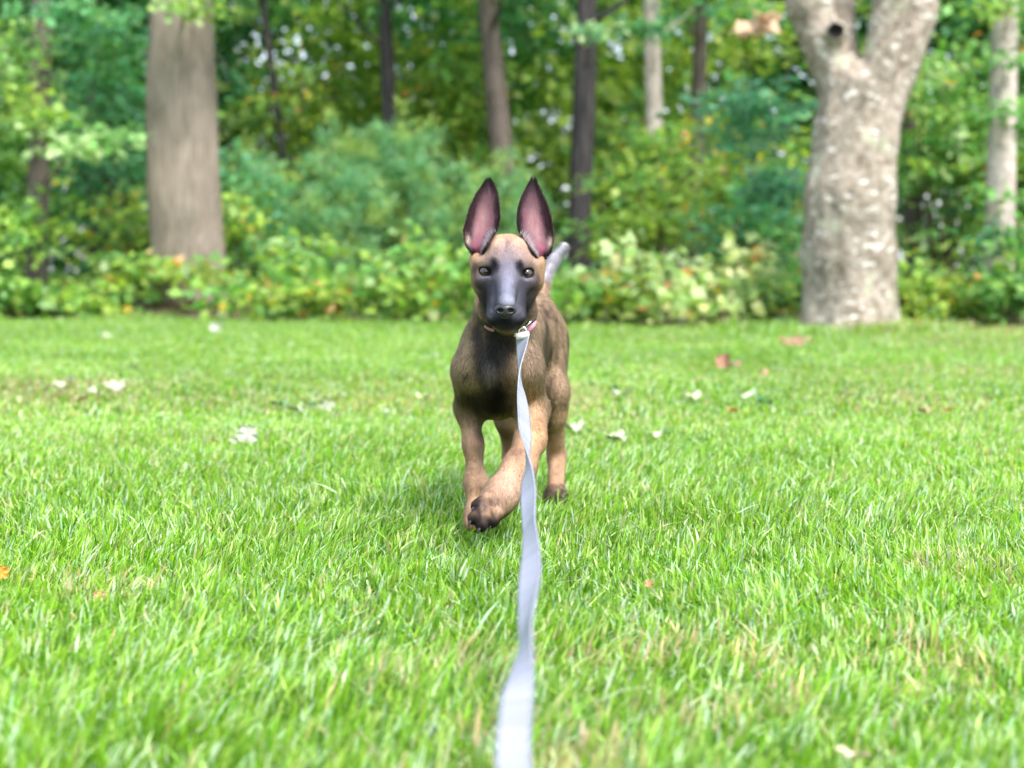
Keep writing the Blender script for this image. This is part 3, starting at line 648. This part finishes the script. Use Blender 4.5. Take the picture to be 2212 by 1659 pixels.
    for (ex, ey) in EYES: hb((ex, ey, 2.42), (.0155, .04, .0098), (.008, .007, .009), .97, 8); hb((ex, ey+12, 2.42), (.013, .04, .0028), (.17, .16, .20), .9)
    hb((1028, 586, 2.44), (.006, .05, .012), (.03, .024, .024), .8); hb((1163, 600, 2.44), (.005, .05, .014), (.03, .024, .024), .8)
    col = col*(1+.22*n1[:, None]+.10*n2[:, None])
    return np.clip(col, .005, .9)

HAIR = []
# ears: cupped leaves of skin with two faces and a rim
def ear(Lc, Rc, d0, d1, out):
    """contours base -> tip, mirrored side given by out (-1 viewer's left, 1 right)"""
    nu, nv = 44, 19
    def rs(c):
        c = np.array(c, float); s = np.concatenate([[0], np.cumsum(np.linalg.norm(np.diff(c, axis=0), axis=1))]); s /= s[-1]; u = np.linspace(0, 1, nu)
        c = np.stack([np.interp(u, s, c[:, 0]), np.interp(u, s, c[:, 1])], -1)
        for _ in range(2): c[1:-1] = (c[:-2]+2*c[1:-1]+c[2:])/4
        return c
    A, B = rs(Lc), rs(Rc); V = []; C = []; G = []
    for i in range(nu):
        u = i/(nu-1); d = d0+(d1-d0)*u**.7
        wq_ = abs(B[i, 0]-A[i, 0])
        for j in range(nv):
            v = j/(nv-1)*2-1; q = A[i]*(1-(v+1)/2)+B[i]*(v+1)/2
            cup = rq(wq_, d)*.36*(1-abs(v)**2.2)*(1-.25*u)
            lean = .010*(v*out)*-1*(1-u)
            sink = .030*max(0., 1-u/.16)**1.6
            V.append(W(q[0], q[1], d+cup-lean+sink)); G.append((u, v))
    V = np.array(V); G = np.array(G).reshape(nu, nv, 2); a = np.arange(nu*nv).reshape(nu, nv)
    Q = np.stack([a[:-1, :-1], a[:-1, 1:], a[1:, 1:], a[1:, :-1]], -1).reshape(-1, 4)
    n = vnormals(V, Q); n *= np.where(n[:, 1:2] > 0, -1, 1)
    th = .0028*np.ones(len(V)); u, v = G[..., 0].ravel(), G[..., 1].ravel()
    Vf = V; Vb = V-n*th[:, None]
    ring = np.concatenate([a[0, :], a[1:, -1], a[-1, -2::-1], a[-2:0:-1, 0]]); m_ = len(V)
    Qs = np.stack([ring, np.roll(ring, -1), np.roll(ring, -1)+m_, ring+m_], -1)
    Q2 = np.concatenate([Q, Q[:, ::-1]+m_, Qs]); VV = np.concatenate([Vf, Vb])
    nz = fbm(Vf*np.array([2, 1, .5]), 90, 2); vo = v*out
    col = np.tile(np.array([.125, .060, .078]), (m_, 1))
    def mx(w, c): w = np.clip(w, 0, 1)[:, None]; col[:] = col*(1-w)+np.array(c)*w
    mx(np.exp(-((v+.05)/.35)**2-((u-.42)/.22)**2)*.85, (.255, .150, .155)); mx(np.clip(noise(Vf*np.array([1, 0, .35]), 130)*2-.5, 0, 1)*.5*np.clip(1-np.abs(v)*1.3, 0, 1), (.20, .06, .09)); mx(np.exp(-((v-.15*out)/.3)**2-((u-.10)/.10)**2)*.8, (.22, .045, .09))
    mx((np.abs(v)-.60+.22*nz)/.28, (.016, .011, .013)); mx((vo-.34+.18*nz)/.3*np.clip((u-.12)/.2, 0, 1), (.024, .013, .016)); mx((u-.55+.12*nz)/.4, (.045, .028, .034)); mx((u-.80+.07*nz)/.12, (.018, .013, .016))
    mx(np.exp(-((vo+.72)/.16)**2-((u-.16)/.12)**2)*.85, (.42, .38, .42)); mx(np.exp(-((vo-.80)/.16)**2-((u-.22)/.06)**2)*.8, (.40, .32, .28))
    mx(np.exp(-((vo-.62)/.3)**2-((u-.05)/.06)**2), (.012, .01, .012))
    mx(np.exp(-((vo+.5)/.12)**2-((u-.07)/.03)**2)*.8, (.5, .44, .48))
    col = col*(1+.18*nz[:, None]); cb = np.tile(np.array([.06, .035, .028]), (m_, 1))
    g = np.random.default_rng(5+int(out)); K_ = 9000; i0 = g.integers(0, m_, K_); av = np.abs(v[i0]); keep = (g.random(K_) < np.clip((av-.45)/.4, .06, 1)); i0 = i0[keep]
    up = nrm(np.roll(V.reshape(nu, nv, 3), -1, 0)-V.reshape(nu, nv, 3)).reshape(-1, 3); up[-nv:] = up[-2*nv:-nv]
    sgn = np.sign(v[i0])[:, None]; sd0 = nrm((V.reshape(nu, nv, 3)[:, -1]-V.reshape(nu, nv, 3)[:, 0]))[i0//nv]
    tuft = (u[i0] < .34) & (vo[i0] < -.62) & (g.random(len(i0)) < .45)
    dr = nrm(up[i0]+sd0*sgn*.45*np.clip(av[keep][:, None]-.6, 0, 1)*2+np.array([0, -.12, 0])+.18*g.standard_normal((len(i0), 3))); dr[tuft] = nrm(dr[tuft]-sd0[tuft]*sgn[tuft]*1.0+np.array([0, -.35, 0]))
    p0 = V[i0]+.0012*g.standard_normal((len(i0), 3)); L0 = .005*(.5+g.random(len(i0))); L0[tuft] = .008*(.5+g.random(tuft.sum()))
    hc = col[i0]*(.7+.7*g.random((len(i0), 1))); hc[tuft] = np.array([.27, .22, .24])*(.4+.8*g.random((tuft.sum(), 1)))
    HAIR.append((p0, -n[i0]*np.sign(n[i0][:, 1:2]), dr, L0, hc))
    return VV, Q2, np.clip(np.concatenate([col, cb]), .006, .9)
eL = ear([(1026, 556), (1006, 528), (1002, 498), (1010, 473), (1016, 449), (1030, 420), (1043, 401), (1051, 389)],
         [(1042, 548), (1056, 520), (1067, 506), (1075, 492), (1079, 470), (1078, 451), (1074, 419), (1067, 399), (1059, 389)], 2.432, 2.505, -1)
eR = ear([(1160, 556), (1142, 530), (1132, 516), (1122, 500), (1118, 481), (1120, 451), (1128, 426), (1139, 404), (1148, 388)],
         [(1176, 560), (1188, 547), (1196, 519), (1194, 498), (1189, 470), (1181, 442), (1168, 415), (1159, 396), (1156, 388)], 2.432, 2.505, 1)
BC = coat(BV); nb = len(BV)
V = np.concatenate([BV, eL[0], eR[0]]); Q = np.concatenate([BQ, eL[1]+nb, eR[1]+nb+len(eL[0])]); C = np.concatenate([BC, eL[2], eR[2]])
m, t, b = mat('dog_coat'); L = t.links.new; M_coat = m
a = N(t, 'ShaderNodeAttribute', attribute_name='Col'); L(a.outputs['Color'], b.inputs['Base Color']); b.inputs['Roughness'].default_value = .62
b.inputs['Specular IOR Level'].default_value = .07; b.inputs['Sheen Weight'].default_value = 0
tc = N(t, 'ShaderNodeTexCoord'); mp = N(t, 'ShaderNodeMapping'); mp.inputs['Scale'].default_value = (420, 300, 90); n1 = N(t, 'ShaderNodeTexNoise', Scale=1.0, Detail=2.0)
L(tc.outputs['Object'], mp.inputs[0]); L(mp.outputs[0], n1.inputs['Vector']); bp = N(t, 'ShaderNodeBump', Strength=.35, Distance=.003); L(n1.outputs[0], bp.inputs['Height']); L(bp.outputs[0], b.inputs['Normal'])
base = np.array([W(1110, 700, 2.7)[0], 2.72, 0.])
DOG = empty('dog', base, 'fawn puppy with charcoal face mask and tall upright ears trotting on a leash', 'dog')
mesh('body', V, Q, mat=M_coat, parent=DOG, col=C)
# short fur, each hair a fine blade lit like the skin it grows on
tri = np.concatenate([BQ[:, [0, 1, 2]], BQ[:, [0, 2, 3]]]); ar = .5*np.linalg.norm(np.cross(BV[tri[:, 1]]-BV[tri[:, 0]], BV[tri[:, 2]]-BV[tri[:, 0]]), axis=1)
n = 330000; cen = BV[tri].mean(1); wgt = ar*np.where(cen[:, 1] < 2.66, 1.6, 1); ti = rng.choice(len(tri), n, p=wgt/wgt.sum())
bc = rng.dirichlet((1, 1, 1), n); P = (BV[tri[ti]]*bc[..., None]).sum(1); Nn = nrm((BN[tri[ti]]*bc[..., None]).sum(1))
isH = (P[:, 1] < 2.54) & (P[:, 2] > .364+.40*np.clip(P[:, 1]-2.43, 0, 1)); nose0 = W(1093, 668, 2.34)
flow = np.where(isH[:, None], nrm(P-nose0), np.where((P[:, 2] < .22)[:, None], np.array([[0, .15, -1.]]), np.array([[0, .45, -.9]])))
flow = flow+.22*np.stack([noise(P, 45), noise(P+9, 45), noise(P+17, 45)], -1)
flow = nrm(flow-Nn*(flow*Nn).sum(1, keepdims=True)); dirn = nrm(flow+Nn*.13+.10*rng.standard_normal((n, 3)))
ln = np.where(isH, .0028+.0022*np.clip(np.linalg.norm(P-nose0, axis=1)/.12, 0, 1), np.where(P[:, 2] < .2, .0050, .0085))*(.6+.8*rng.random(n))
tailm = np.linalg.norm(P-W(1200, 560, 3.13), axis=1) < .12; ln[tailm] = .013*(.7+.6*rng.random(tailm.sum()))
de = np.minimum(*[np.linalg.norm(P-c, axis=1) for c in eyeC]); ok = (de > .0155) & (np.linalg.norm((P-W(1092, 668, 2.335))/np.array([.022, .03, .015]), axis=1) > 1)
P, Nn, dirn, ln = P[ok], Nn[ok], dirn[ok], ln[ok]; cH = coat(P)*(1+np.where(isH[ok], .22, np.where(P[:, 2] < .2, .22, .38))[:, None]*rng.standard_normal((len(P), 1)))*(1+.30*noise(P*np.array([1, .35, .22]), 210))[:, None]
P, Nn, dirn, ln, cH = [np.concatenate([a0]+[h[k_] for h in HAIR]) for k_, a0 in enumerate((P, Nn, dirn, ln, cH))]; n = len(P)
sd_ = nrm(np.cross(dirn, Nn))*.00034*(.7+.6*rng.random((n, 1)))
FV = np.stack([P-sd_-Nn*.0004, P+sd_-Nn*.0004, P+dirn*ln[:, None]], 1).reshape(-1, 3); FT = np.arange(3*n).reshape(-1, 3)
FC = np.repeat(np.clip(cH, .006, .9), 3, 0)
fur = mesh('fur', FV, Ft=FT, mat=M_coat, parent=DOG, col=FC)
fn = np.repeat(nrm(Nn+.35*dirn), 3, 0).astype(np.float32)
fur.data.normals_split_custom_set_from_vertices(fn)
# eyes
def sphere(c, r, nu=24, nv=16, sc=(1, 1, 1)):
    th = np.linspace(0, np.pi, nv); ph = np.linspace(0, 2*np.pi, nu, endpoint=False)
    V = np.stack([np.outer(np.sin(th), np.cos(ph)), -np.outer(np.cos(th), np.ones(nu)), np.outer(np.sin(th), np.sin(ph))], -1)*r*np.array(sc)+np.array(c)
    a = np.arange(nv*nu).reshape(nv, nu); b_ = np.roll(a, -1, 1)
    return V.reshape(-1, 3), np.stack([a[:-1], a[1:], b_[1:], b_[:-1]], -1).reshape(-1, 4)
m, t, b = mat('dog_eye'); a = N(t, 'ShaderNodeAttribute', attribute_name='Col'); t.links.new(a.outputs['Color'], b.inputs['Base Color']); b.inputs['Roughness'].default_value = .09; b.inputs['Specular IOR Level'].default_value = .7; M_eye = m
for c in eyeC:
    v, q = sphere(c+[0, .0012, 0], .0108, 40, 40); rr = np.hypot(v[:, 0]-c[0], v[:, 2]-c[2])
    cc = np.where((rr < .0036)[:, None], (.004, .004, .005), np.where((rr < .0078)[:, None], (.045, .032, .029), (.010, .009, .010)))
    mesh('eye', v, q, mat=M_eye, parent=DOG, col=cc)
# nose
ns = Sdf(); nd = front(1092, 668); nc = W(1092, 669, nd+.004)
ns.ell(nc, (.0178, .0105, .0105), .004); ns.ell(nc+[0, .002, -.008], (.009, .008, .007), .006)
ns.ell(nc+[-.0085, -.011, -.0012], (.0050, .010, .0032), .003, True); ns.ell(nc+[.0085, -.011, -.0012], (.0050, .010, .0032), .003, True)
ns.cone(nc+[0, -.0118, .001], nc+[0, -.010, -.014], .0008, .001, .002, True)
ax = [np.arange(nc[0]-.026, nc[0]+.026, .0008), np.arange(nc[1]-.02, nc[1]+.02, .0008), np.arange(nc[2]-.024, nc[2]+.02, .0008)]
X, F = ns.grid(ax, .02); v, q = surface(ax, F); v = relax(v, q, 2)
m, t, b = mat('dog_nose'); b.inputs['Base Color'].default_value = (.018, .018, .023, 1); b.inputs['Roughness'].default_value = .38
n1 = N(t, 'ShaderNodeTexVoronoi', Scale=700.0); tc = N(t, 'ShaderNodeTexCoord'); t.links.new(tc.outputs['Object'], n1.inputs['Vector']); bp = N(t, 'ShaderNodeBump', Strength=.3, Distance=.0006); t.links.new(n1.outputs['Distance'], bp.inputs['Height']); t.links.new(bp.outputs[0], b.inputs['Normal'])
mesh('nose', v, q, mat=m, parent=DOG)
# claws of the lifted paw
m, t, b = mat('claw_horn'); b.inputs['Base Color'].default_value = (.015, .015, .017, 1); b.inputs['Roughness'].default_value = .4
for a_, b_, ra, rb in TOES:
    p = W(*b_); dv = nrm(W(*b_)-W(*a_)); e = p+dv*(rq(rb, b_[2])*.75)
    v, q = tube([e, e+dv*.004+[0, 0, -.001], e+dv*.007+[0, 0, -.005]], [.0032, .0026, .0008], 10, 0, 0, 0, .002); mesh('claw', v, q, mat=m, parent=DOG)

# collar: a ring round the throat, pushed out from the neck to the surface of the coat
Cn = W(1100, 690, 2.525); e1 = nrm(np.array([1, .0, -.22])); e2 = np.array([0, -.84, -.54]); e2 = nrm(e2-e1*(e1@e2)); ax_ = nrm(np.cross(e1, e2)); na = 96; ring = []
for i in range(na):
    a = i/na*2*np.pi; dr = e1*math.sin(a)+e2*math.cos(a); ts = np.arange(.03, .13, .0015); f = dog.at(Cn+ts[:, None]*dr); j = np.nonzero(f > 0)[0]
    ring.append(ts[j[0]] if len(j) else .075)
ring = np.array(ring)+.0; ring = np.array([np.median(np.take(ring, range(i-6, i+7), mode='wrap')) for i in range(na)])
for _ in range(6): ring = (np.roll(ring, 1)+ring*2+np.roll(ring, -1))/4
ring = ring-.007*np.clip(-np.sin(np.arange(na)/na*2*np.pi), 0, 1)**.6+.003*np.clip(np.sin(np.arange(na)/na*2*np.pi), 0, 1)
def strap(a0, a1, hw, lift, name, m, parent, label=None, n_=40):
    A = np.linspace(a0, a1, n_); V = []
    for a in A:
        dr = e1*math.sin(a)+e2*math.cos(a); r_ = np.interp(a % (2*np.pi), np.linspace(0, 2*np.pi, na+1), np.append(ring, ring[0]))+lift; c = Cn+dr*r_
        for s, o in ((-1, 0), (-1, .0022), (1, .0022), (1, 0)): V.append(c+ax_*hw*s+dr*o)
    V = np.array(V); a = np.arange(n_*4).reshape(n_, 4); b_ = np.roll(a, -1, 1); Q = np.stack([a[:-1], b_[:-1], b_[1:], a[1:]], -1).reshape(-1, 4)
    Q = np.concatenate([Q, [a[0], a[-1][::-1]]]); o = mesh(name, V, Q, mat=m, parent=parent, smooth=False)
    if label: o['label'] = label
    return o
def plain(name, c, r=.5, metal=0, spec=.5):
    m, t, b = mat(name); b.inputs['Roughness'].default_value = r; b.inputs['Metallic'].default_value = metal; b.inputs['Specular IOR Level'].default_value = spec
    tc = N(t, 'ShaderNodeTexCoord'); n1 = N(t, 'ShaderNodeTexNoise', Scale=400.0, Detail=2.0); t.links.new(tc.outputs['Object'], n1.inputs['Vector'])
    rr = ramp(t, [(.3, tuple(x*.85 for x in c)), (.7, tuple(min(1, x*1.1) for x in c))]); t.links.new(n1.outputs[0], rr.inputs[0]); t.links.new(rr.outputs[0], b.inputs['Base Color']); return m
M_black = plain('black_webbing', (.02, .02, .025), .7); M_pink = plain('pink_webbing', (.62, .27, .38), .8); M_white = plain('white_trim', (.6, .61, .64), .5); M_metal = plain('steel', (.62, .64, .63), .22, 1)
COLR = strap(0, 2*np.pi-.001, .0085, .0015, 'collar', M_black, DOG, n_=120)
strap(R(34), R(88), .0098, .0075, 'pink_patch', M_pink, COLR); strap(R(-52), R(-30), .0060, .0050, 'pink_patch', M_pink, COLR)
strap(R(22), R(27), .0092, .0040, 'white_trim', M_white, COLR)
def cpt(deg, lift=0., along=0.):
    a = R(deg); dr = e1*math.sin(a)+e2*math.cos(a); r_ = np.interp(a % (2*np.pi), np.linspace(0, 2*np.pi, na+1), np.append(ring, ring[0])); return Cn+dr*(r_+lift)+ax_*along
def loop(c, u, v, ru, rv, r, name, m, parent, n_=36):
    P = [c+u*ru*math.cos(a)+v*rv*math.sin(a) for a in np.linspace(0, 2*np.pi, n_+1)]
    V, Q = tube(P, [r]*len(P), 8, 0, 0, 0, 2*np.pi*(ru+rv)/2/n_); return mesh(name, V, Q, mat=m, parent=parent)
# ------------------------------------------------------------------ the leash
LS = empty('leash', W(1128, 722, 2.43), 'white flat webbing leash, twisted, running from the collar of the dog towards the viewer', 'leash')
ux, uz = np.array([1., 0, 0]), np.array([0, .25, 1.])/1.03
loop(W(1136, 703, 2.428), nrm(np.array([.75, 0, .65])), nrm(np.array([.2, -.95, -.1])), .0105, .004, .0018, 'collar_ring', M_metal, COLR)
hk = mesh('clip', *(lambda a, b_: (np.concatenate([a[0], b_[0]]), np.concatenate([a[1], b_[1]+len(a[0])])))(
    tube([W(1124, 722, 2.425), W(1119, 714, 2.42), W(1124, 707, 2.42), W(1133, 706, 2.42), W(1138, 713, 2.42), W(1133, 721, 2.42), W(1127, 724, 2.425)], [.0022]*7, 8, 0, 0, 0, .003),
    tube([W(1117, 727, 2.42), W(1130, 722, 2.415), W(1141, 722, 2.42)], [.0028]*3, 8, 0, 0, 0, .003)), mat=M_metal, parent=LS)
WD = .026
# bearing of the middle, distance, twist in degrees (0 = flat towards the viewer), lean of the width
LP = [(1129, 726, 2.42, 35), (1127, 760, 2.41, 56), (1123, 806, 2.36, 88), (1127, 840, 2.31, 116), (1130, 875, 2.25, 133), (1134, 935, 2.14, 136), (1137, 988, 2.04, 94), (1139, 1030, 1.97, 56),
      (1141, 1070, 1.88, 42), (1143, 1140, 1.76, 58), (1146, 1190, 1.65, 42), (1145, 1245, 1.53, 26), (1140, 1300, 1.43, 44), (1135, 1375, 1.33, 66), (1126, 1440, 1.25, 40), (1117, 1510, 1.18, 6),
      (1110, 1580, 1.12, 0), (1107, 1660, 1.06, 5)]
pts = [W(a, b_, d) for a, b_, d, _ in LP]; tw = [x[3] for x in LP]
pts += [np.array([.02, .90, .125]), np.array([.03, .65, .19]), np.array([.06, .35, .30]), np.array([.12, .05, .40]), np.array([.2, -.25, .52])]; tw += [-25, -55, -30, 20, 30]
pts = np.array(pts); s = np.concatenate([[0], np.cumsum(np.linalg.norm(np.diff(pts, axis=0), axis=1))]); u = np.arange(0, s[-1], .006)
def smooth1(a, n_=5):
    for _ in range(n_): a[1:-1] = (a[:-2]+2*a[1:-1]+a[2:])/4
    return a
Cc = smooth1(np.stack([np.interp(u, s, pts[:, i]) for i in range(3)], -1), 12); Tw = smooth1(np.interp(u, s, tw), 8); Tn = nrm(np.gradient(Cc, axis=0))
S0 = nrm(ux-Tn*(Tn@ux)[:, None]); U0 = np.cross(Tn, S0); c_, s_ = np.cos(np.radians(Tw))[:, None], np.sin(np.radians(Tw))[:, None]
sd2 = S0*c_+U0*s_; nn = np.cross(Tn, sd2); hw = WD/2; th_ = .0009
prof = [(-hw, -th_), (-hw*.86, th_*.2-th_*1.4), (-hw*.80, -th_), (0, -th_*1.25), (hw*.80, -th_), (hw*.86, th_*.2-th_*1.4), (hw, -th_), (hw, th_), (hw*.86, th_*1.2), (hw*.80, th_), (0, th_*1.25), (-hw*.80, th_), (-hw*.86, th_*1.2), (-hw, th_)]
V = np.stack([Cc+sd2*a+nn*b_ for a, b_ in prof], 1); m_ = len(prof); a = np.arange(len(Cc)*m_).reshape(len(Cc), m_); b2 = np.roll(a, -1, 1)
Q = np.stack([a[:-1], b2[:-1], b2[1:], a[1:]], -1).reshape(-1, 4)
m, t, b = mat('white_webbing'); L = t.links.new; b.inputs['Roughness'].default_value = .6; b.inputs['Base Color'].default_value = (.4, .42, .5, 1)
tc = N(t, 'ShaderNodeTexCoord'); n1 = N(t, 'ShaderNodeTexNoise', Scale=500.0, Detail=2.0); L(tc.outputs['Object'], n1.inputs['Vector']); bp = N(t, 'ShaderNodeBump', Strength=.25, Distance=.001); L(n1.outputs[0], bp.inputs['Height']); L(bp.outputs[0], b.inputs['Normal'])
rr = ramp(t, [(.3, (.82, .82, .84)), (.7, (1, 1, 1))]); L(n1.outputs[0], rr.inputs[0]); at_ = N(t, 'ShaderNodeAttribute', attribute_name='Col'); mm = N(t, 'ShaderNodeMix', data_type='RGBA', blend_type='MULTIPLY'); mm.inputs[0].default_value = 1; L(rr.outputs[0], mm.inputs['A']); L(at_.outputs['Color'], mm.inputs['B']); L(mm.outputs['Result'], b.inputs['Base Color']); M_web = m
cw = np.tile(np.array([.285, .305, .39]), (len(Cc), m_, 1)); cw[:, [1, 5, 8, 12]] *= .62; cw *= (1+.07*rng.standard_normal((len(Cc), 1, 1)))*(1-.10*np.clip(noise(Cc*1.0, 14), 0, 1))[:, None, None]
wb = mesh('webbing', V.reshape(-1, 3), Q, mat=M_web, parent=LS, smooth=False, col=np.clip(cw, .02, .9).reshape(-1, 3))
P = [W(1117, 727, 2.418), W(1129, 725, 2.414), W(1141, 722, 2.418)]                         # the sewn loop round the clip bar
V, Q = tube([P[0], P[1], P[2]], [.0058]*3, 14, .02, 0, 0, .003); mesh('sewn_loop', V, Q, mat=M_white, parent=LS)

# ------------------------------------------------------------------ fallen leaves
GL = 'fallen leaves on the lawn'
PALE, TAN, PNK, ORG, GRN, BRN = (.40, .46, .32), (.38, .31, .17), (.42, .22, .17), (.70, .33, .06), (.05, .16, .05), (.30, .17, .12)
def fallen(label, q, wq, col, tilt=12, up=0.0, lobes=5, zq=None):
    d = ground_d(q[1])*(H-.03)/H; r = rq(wq, d)/2; c = W(q[0], q[1], d); c[2] = float(gz(c[0], c[1]))+.030+up; g = np.random.default_rng(int(q[0]*7+q[1]))
    n_ = 40; th = np.linspace(0, 2*np.pi, n_, endpoint=False); rad = r*(.78+.22*np.abs(np.cos(th*lobes/2+g.random()*3))**.7)*(1+.12*g.standard_normal(n_))
    L1 = [np.zeros(3)]; rings_ = [.35, .7, 1.0]; curl = g.random()*.5+.35; ang = g.random()*3
    for f in rings_:
        for k in range(n_):
            x, y = rad[k]*f*math.cos(th[k]), rad[k]*f*math.sin(th[k])*.72; xr = x*math.cos(ang)+y*math.sin(ang)
            L1.append(np.array([x, y, curl*xr*xr/r+.12*r*math.sin(th[k]*5+q[0])*f]))
    V = np.array(L1); t1 = R(tilt); c1, s1 = math.cos(t1), math.sin(t1)
    V = np.stack([V[:, 0], V[:, 1]*c1, V[:, 2]+V[:, 1]*s1], -1)@np.array([[math.cos(ang), math.sin(ang), 0], [-math.sin(ang), math.cos(ang), 0], [0, 0, 1]]) if tilt < 45 else np.stack([V[:, 0], -V[:, 2], V[:, 1]*1.2+r*.5], -1)
    V = V+c; T3 = [(0, 1+k, 1+(k+1) % n_) for k in range(n_)]; Q3 = [(1+j*n_+k, 1+(j+1)*n_+k, 1+(j+1)*n_+(k+1) % n_, 1+j*n_+(k+1) % n_) for j in range(2) for k in range(n_)]
    m_ = len(V); V2 = V-np.array([0, .0004, .0008]); T3 = np.array(T3); Q3 = np.array(Q3); e = 1+2*n_+np.arange(n_); e2_ = np.roll(e, -1)
    VV = np.concatenate([V, V2]); QQ = np.concatenate([Q3, Q3[:, ::-1]+m_, np.stack([e, e2_, e2_+m_, e+m_], -1)]); TT = np.concatenate([T3, T3[:, ::-1]+m_])
    cc = np.array(col)*(1+.15*fbm(VV, 60, 2)[:, None]); VV = VV-c
    o = mesh('fallen_leaf', VV, QQ, TT, M_fallen, col=np.clip(cc, .01, .95)); o.location = [float(k) for k in c]; tag(o, label, 'leaf', GL)
for a in [
 ('large pale leaf standing on edge, alone in the grass left of the dog', (535, 950), 50, (.52, .58, .46), 75),
 ('small pale leaf touching the left side of the large upright one', (506, 955), 20, PALE, 50),
 ('tiny faint leaf lying further left of the large upright pale one', (468, 950), 18, TAN, 10),
 ('broad pale leaf, rightmost of the clump at the far left', (250, 838), 48, PALE, 35),
 ('pale leaf in the middle of the clump at the far left', (205, 850), 36, PALE, 20),
 ('small bright white leaf at the top of the clump on the left', (151, 830), 18, (.6, .64, .6), 40),
 ('pale green leaf, leftmost of the clump at the far left', (126, 838), 32, PALE, 25),
 ('tan curled leaf lowest in the clump at the far left', (175, 862), 34, TAN, 8),
 ('lone small white leaf above the left clump', (290, 797), 24, PALE, 25),
 ('pale upright leaf at the right end of the green-leaf clump left of the dog', (706, 880), 34, PALE, 70),
 ('dark green leaf beside the pale upright one, left of the dog', (668, 872), 44, GRN, 15),
 ('flat dark green leaf at the left end of the clump left of the dog', (608, 872), 42, (.12, .25, .1), 8),
 ('narrow pale leaf under the dark green ones left of the dog', (640, 884), 40, PALE, 8),
 ('small whitish leaf just above the clump left of the dog', (738, 850), 24, PALE, 20),
 ('pale leaf with curled edge, between the clump and the left foreleg', (828, 884), 34, PALE, 12),
 ('faint cream leaf nearest the left shoulder of the dog', (914, 854), 34, (.6, .62, .4), 10),
 ('tiny pale leaf high on the lawn just left of the chest of the dog', (940, 768), 20, PALE, 12),
 ('bright white leaf close to the wood edge, right of the broad trunk', (466, 713), 26, (.62, .66, .6), 50),
 ('off-white leaf near the wood edge, in front of the left shrubs', (228, 724), 26, PALE, 30),
 ('cream leaf half hidden by the hind foot on the right', (1238, 922), 44, PALE, 14),
 ('long pale flat leaf right of the hind leg, nearest one', (1330, 946), 60, PALE, 6),
 ('pale leaf with dark green tip right of the long flat one', (1415, 940), 42, (.5, .58, .42), 10),
 ('small dark leaf hugging the right end of the pale leaf pair', (1442, 934), 26, GRN, 20),
 ('dark green leaf furthest up the lawn beside the hip of the dog', (1280, 826), 28, GRN, 15),
 ('dark green leaf a little lower right of the furthest dark one', (1328, 838), 32, GRN, 10),
 ('faint wide pale leaf right of the dog below the two dark ones', (1345, 852), 50, (.42, .52, .36), 6),
 ('cream elongated leaf in the middle of the right lawn', (1495, 857), 42, (.62, .60, .42), 8),
 ('pale half of the leaf pair before the forked tree', (1610, 855), 44, (.48, .58, .4), 8),
 ('dark green half of the leaf pair before the forked tree', (1650, 868), 54, GRN, 12),
 ('pinkish curled leaf midway to the forked tree', (1562, 782), 38, PNK, 45),
 ('small red-brown leaf beside the pinkish curled one', (1594, 778), 20, BRN, 40),
 ('large brown leaf at the left foot of the forked tree', (1712, 742), 64, BRN, 38),
 ('tan tip of a leaf right beside the large brown one', (1750, 738), 30, TAN, 20),
 ('small pink leaf below the large brown one', (1650, 802), 24, PNK, 20),
 ('bright orange leaf on the right half of the lawn, nearer the dog', (1583, 888), 26, ORG, 20),
 ('bright orange leaf on the right lawn, nearer the right edge', (2048, 888), 24, ORG, 20),
 ('tan leaf to the left of the right-hand orange one', (1998, 892), 30, TAN, 12),
 ('tiny whitish leaf right of the right-hand orange one', (2100, 890), 16, PALE, 20),
 ('pinkish brown leaf standing in the near grass at left', (216, 1310), 26, (.62, .36, .26), 70, .012),
 ('orange-yellow leaf cut by the left edge of the view', (3, 1262), 34, ORG, 60, .012),
 ('pale straw leaf at the bottom edge of the near grass', (1845, 1655), 70, (.6, .52, .36), 12, .01),
 ('slender orange-brown leaf in the near grass right of the leash', (1402, 1280), 20, (.6, .34, .2), 60, .01)]: fallen(*a)
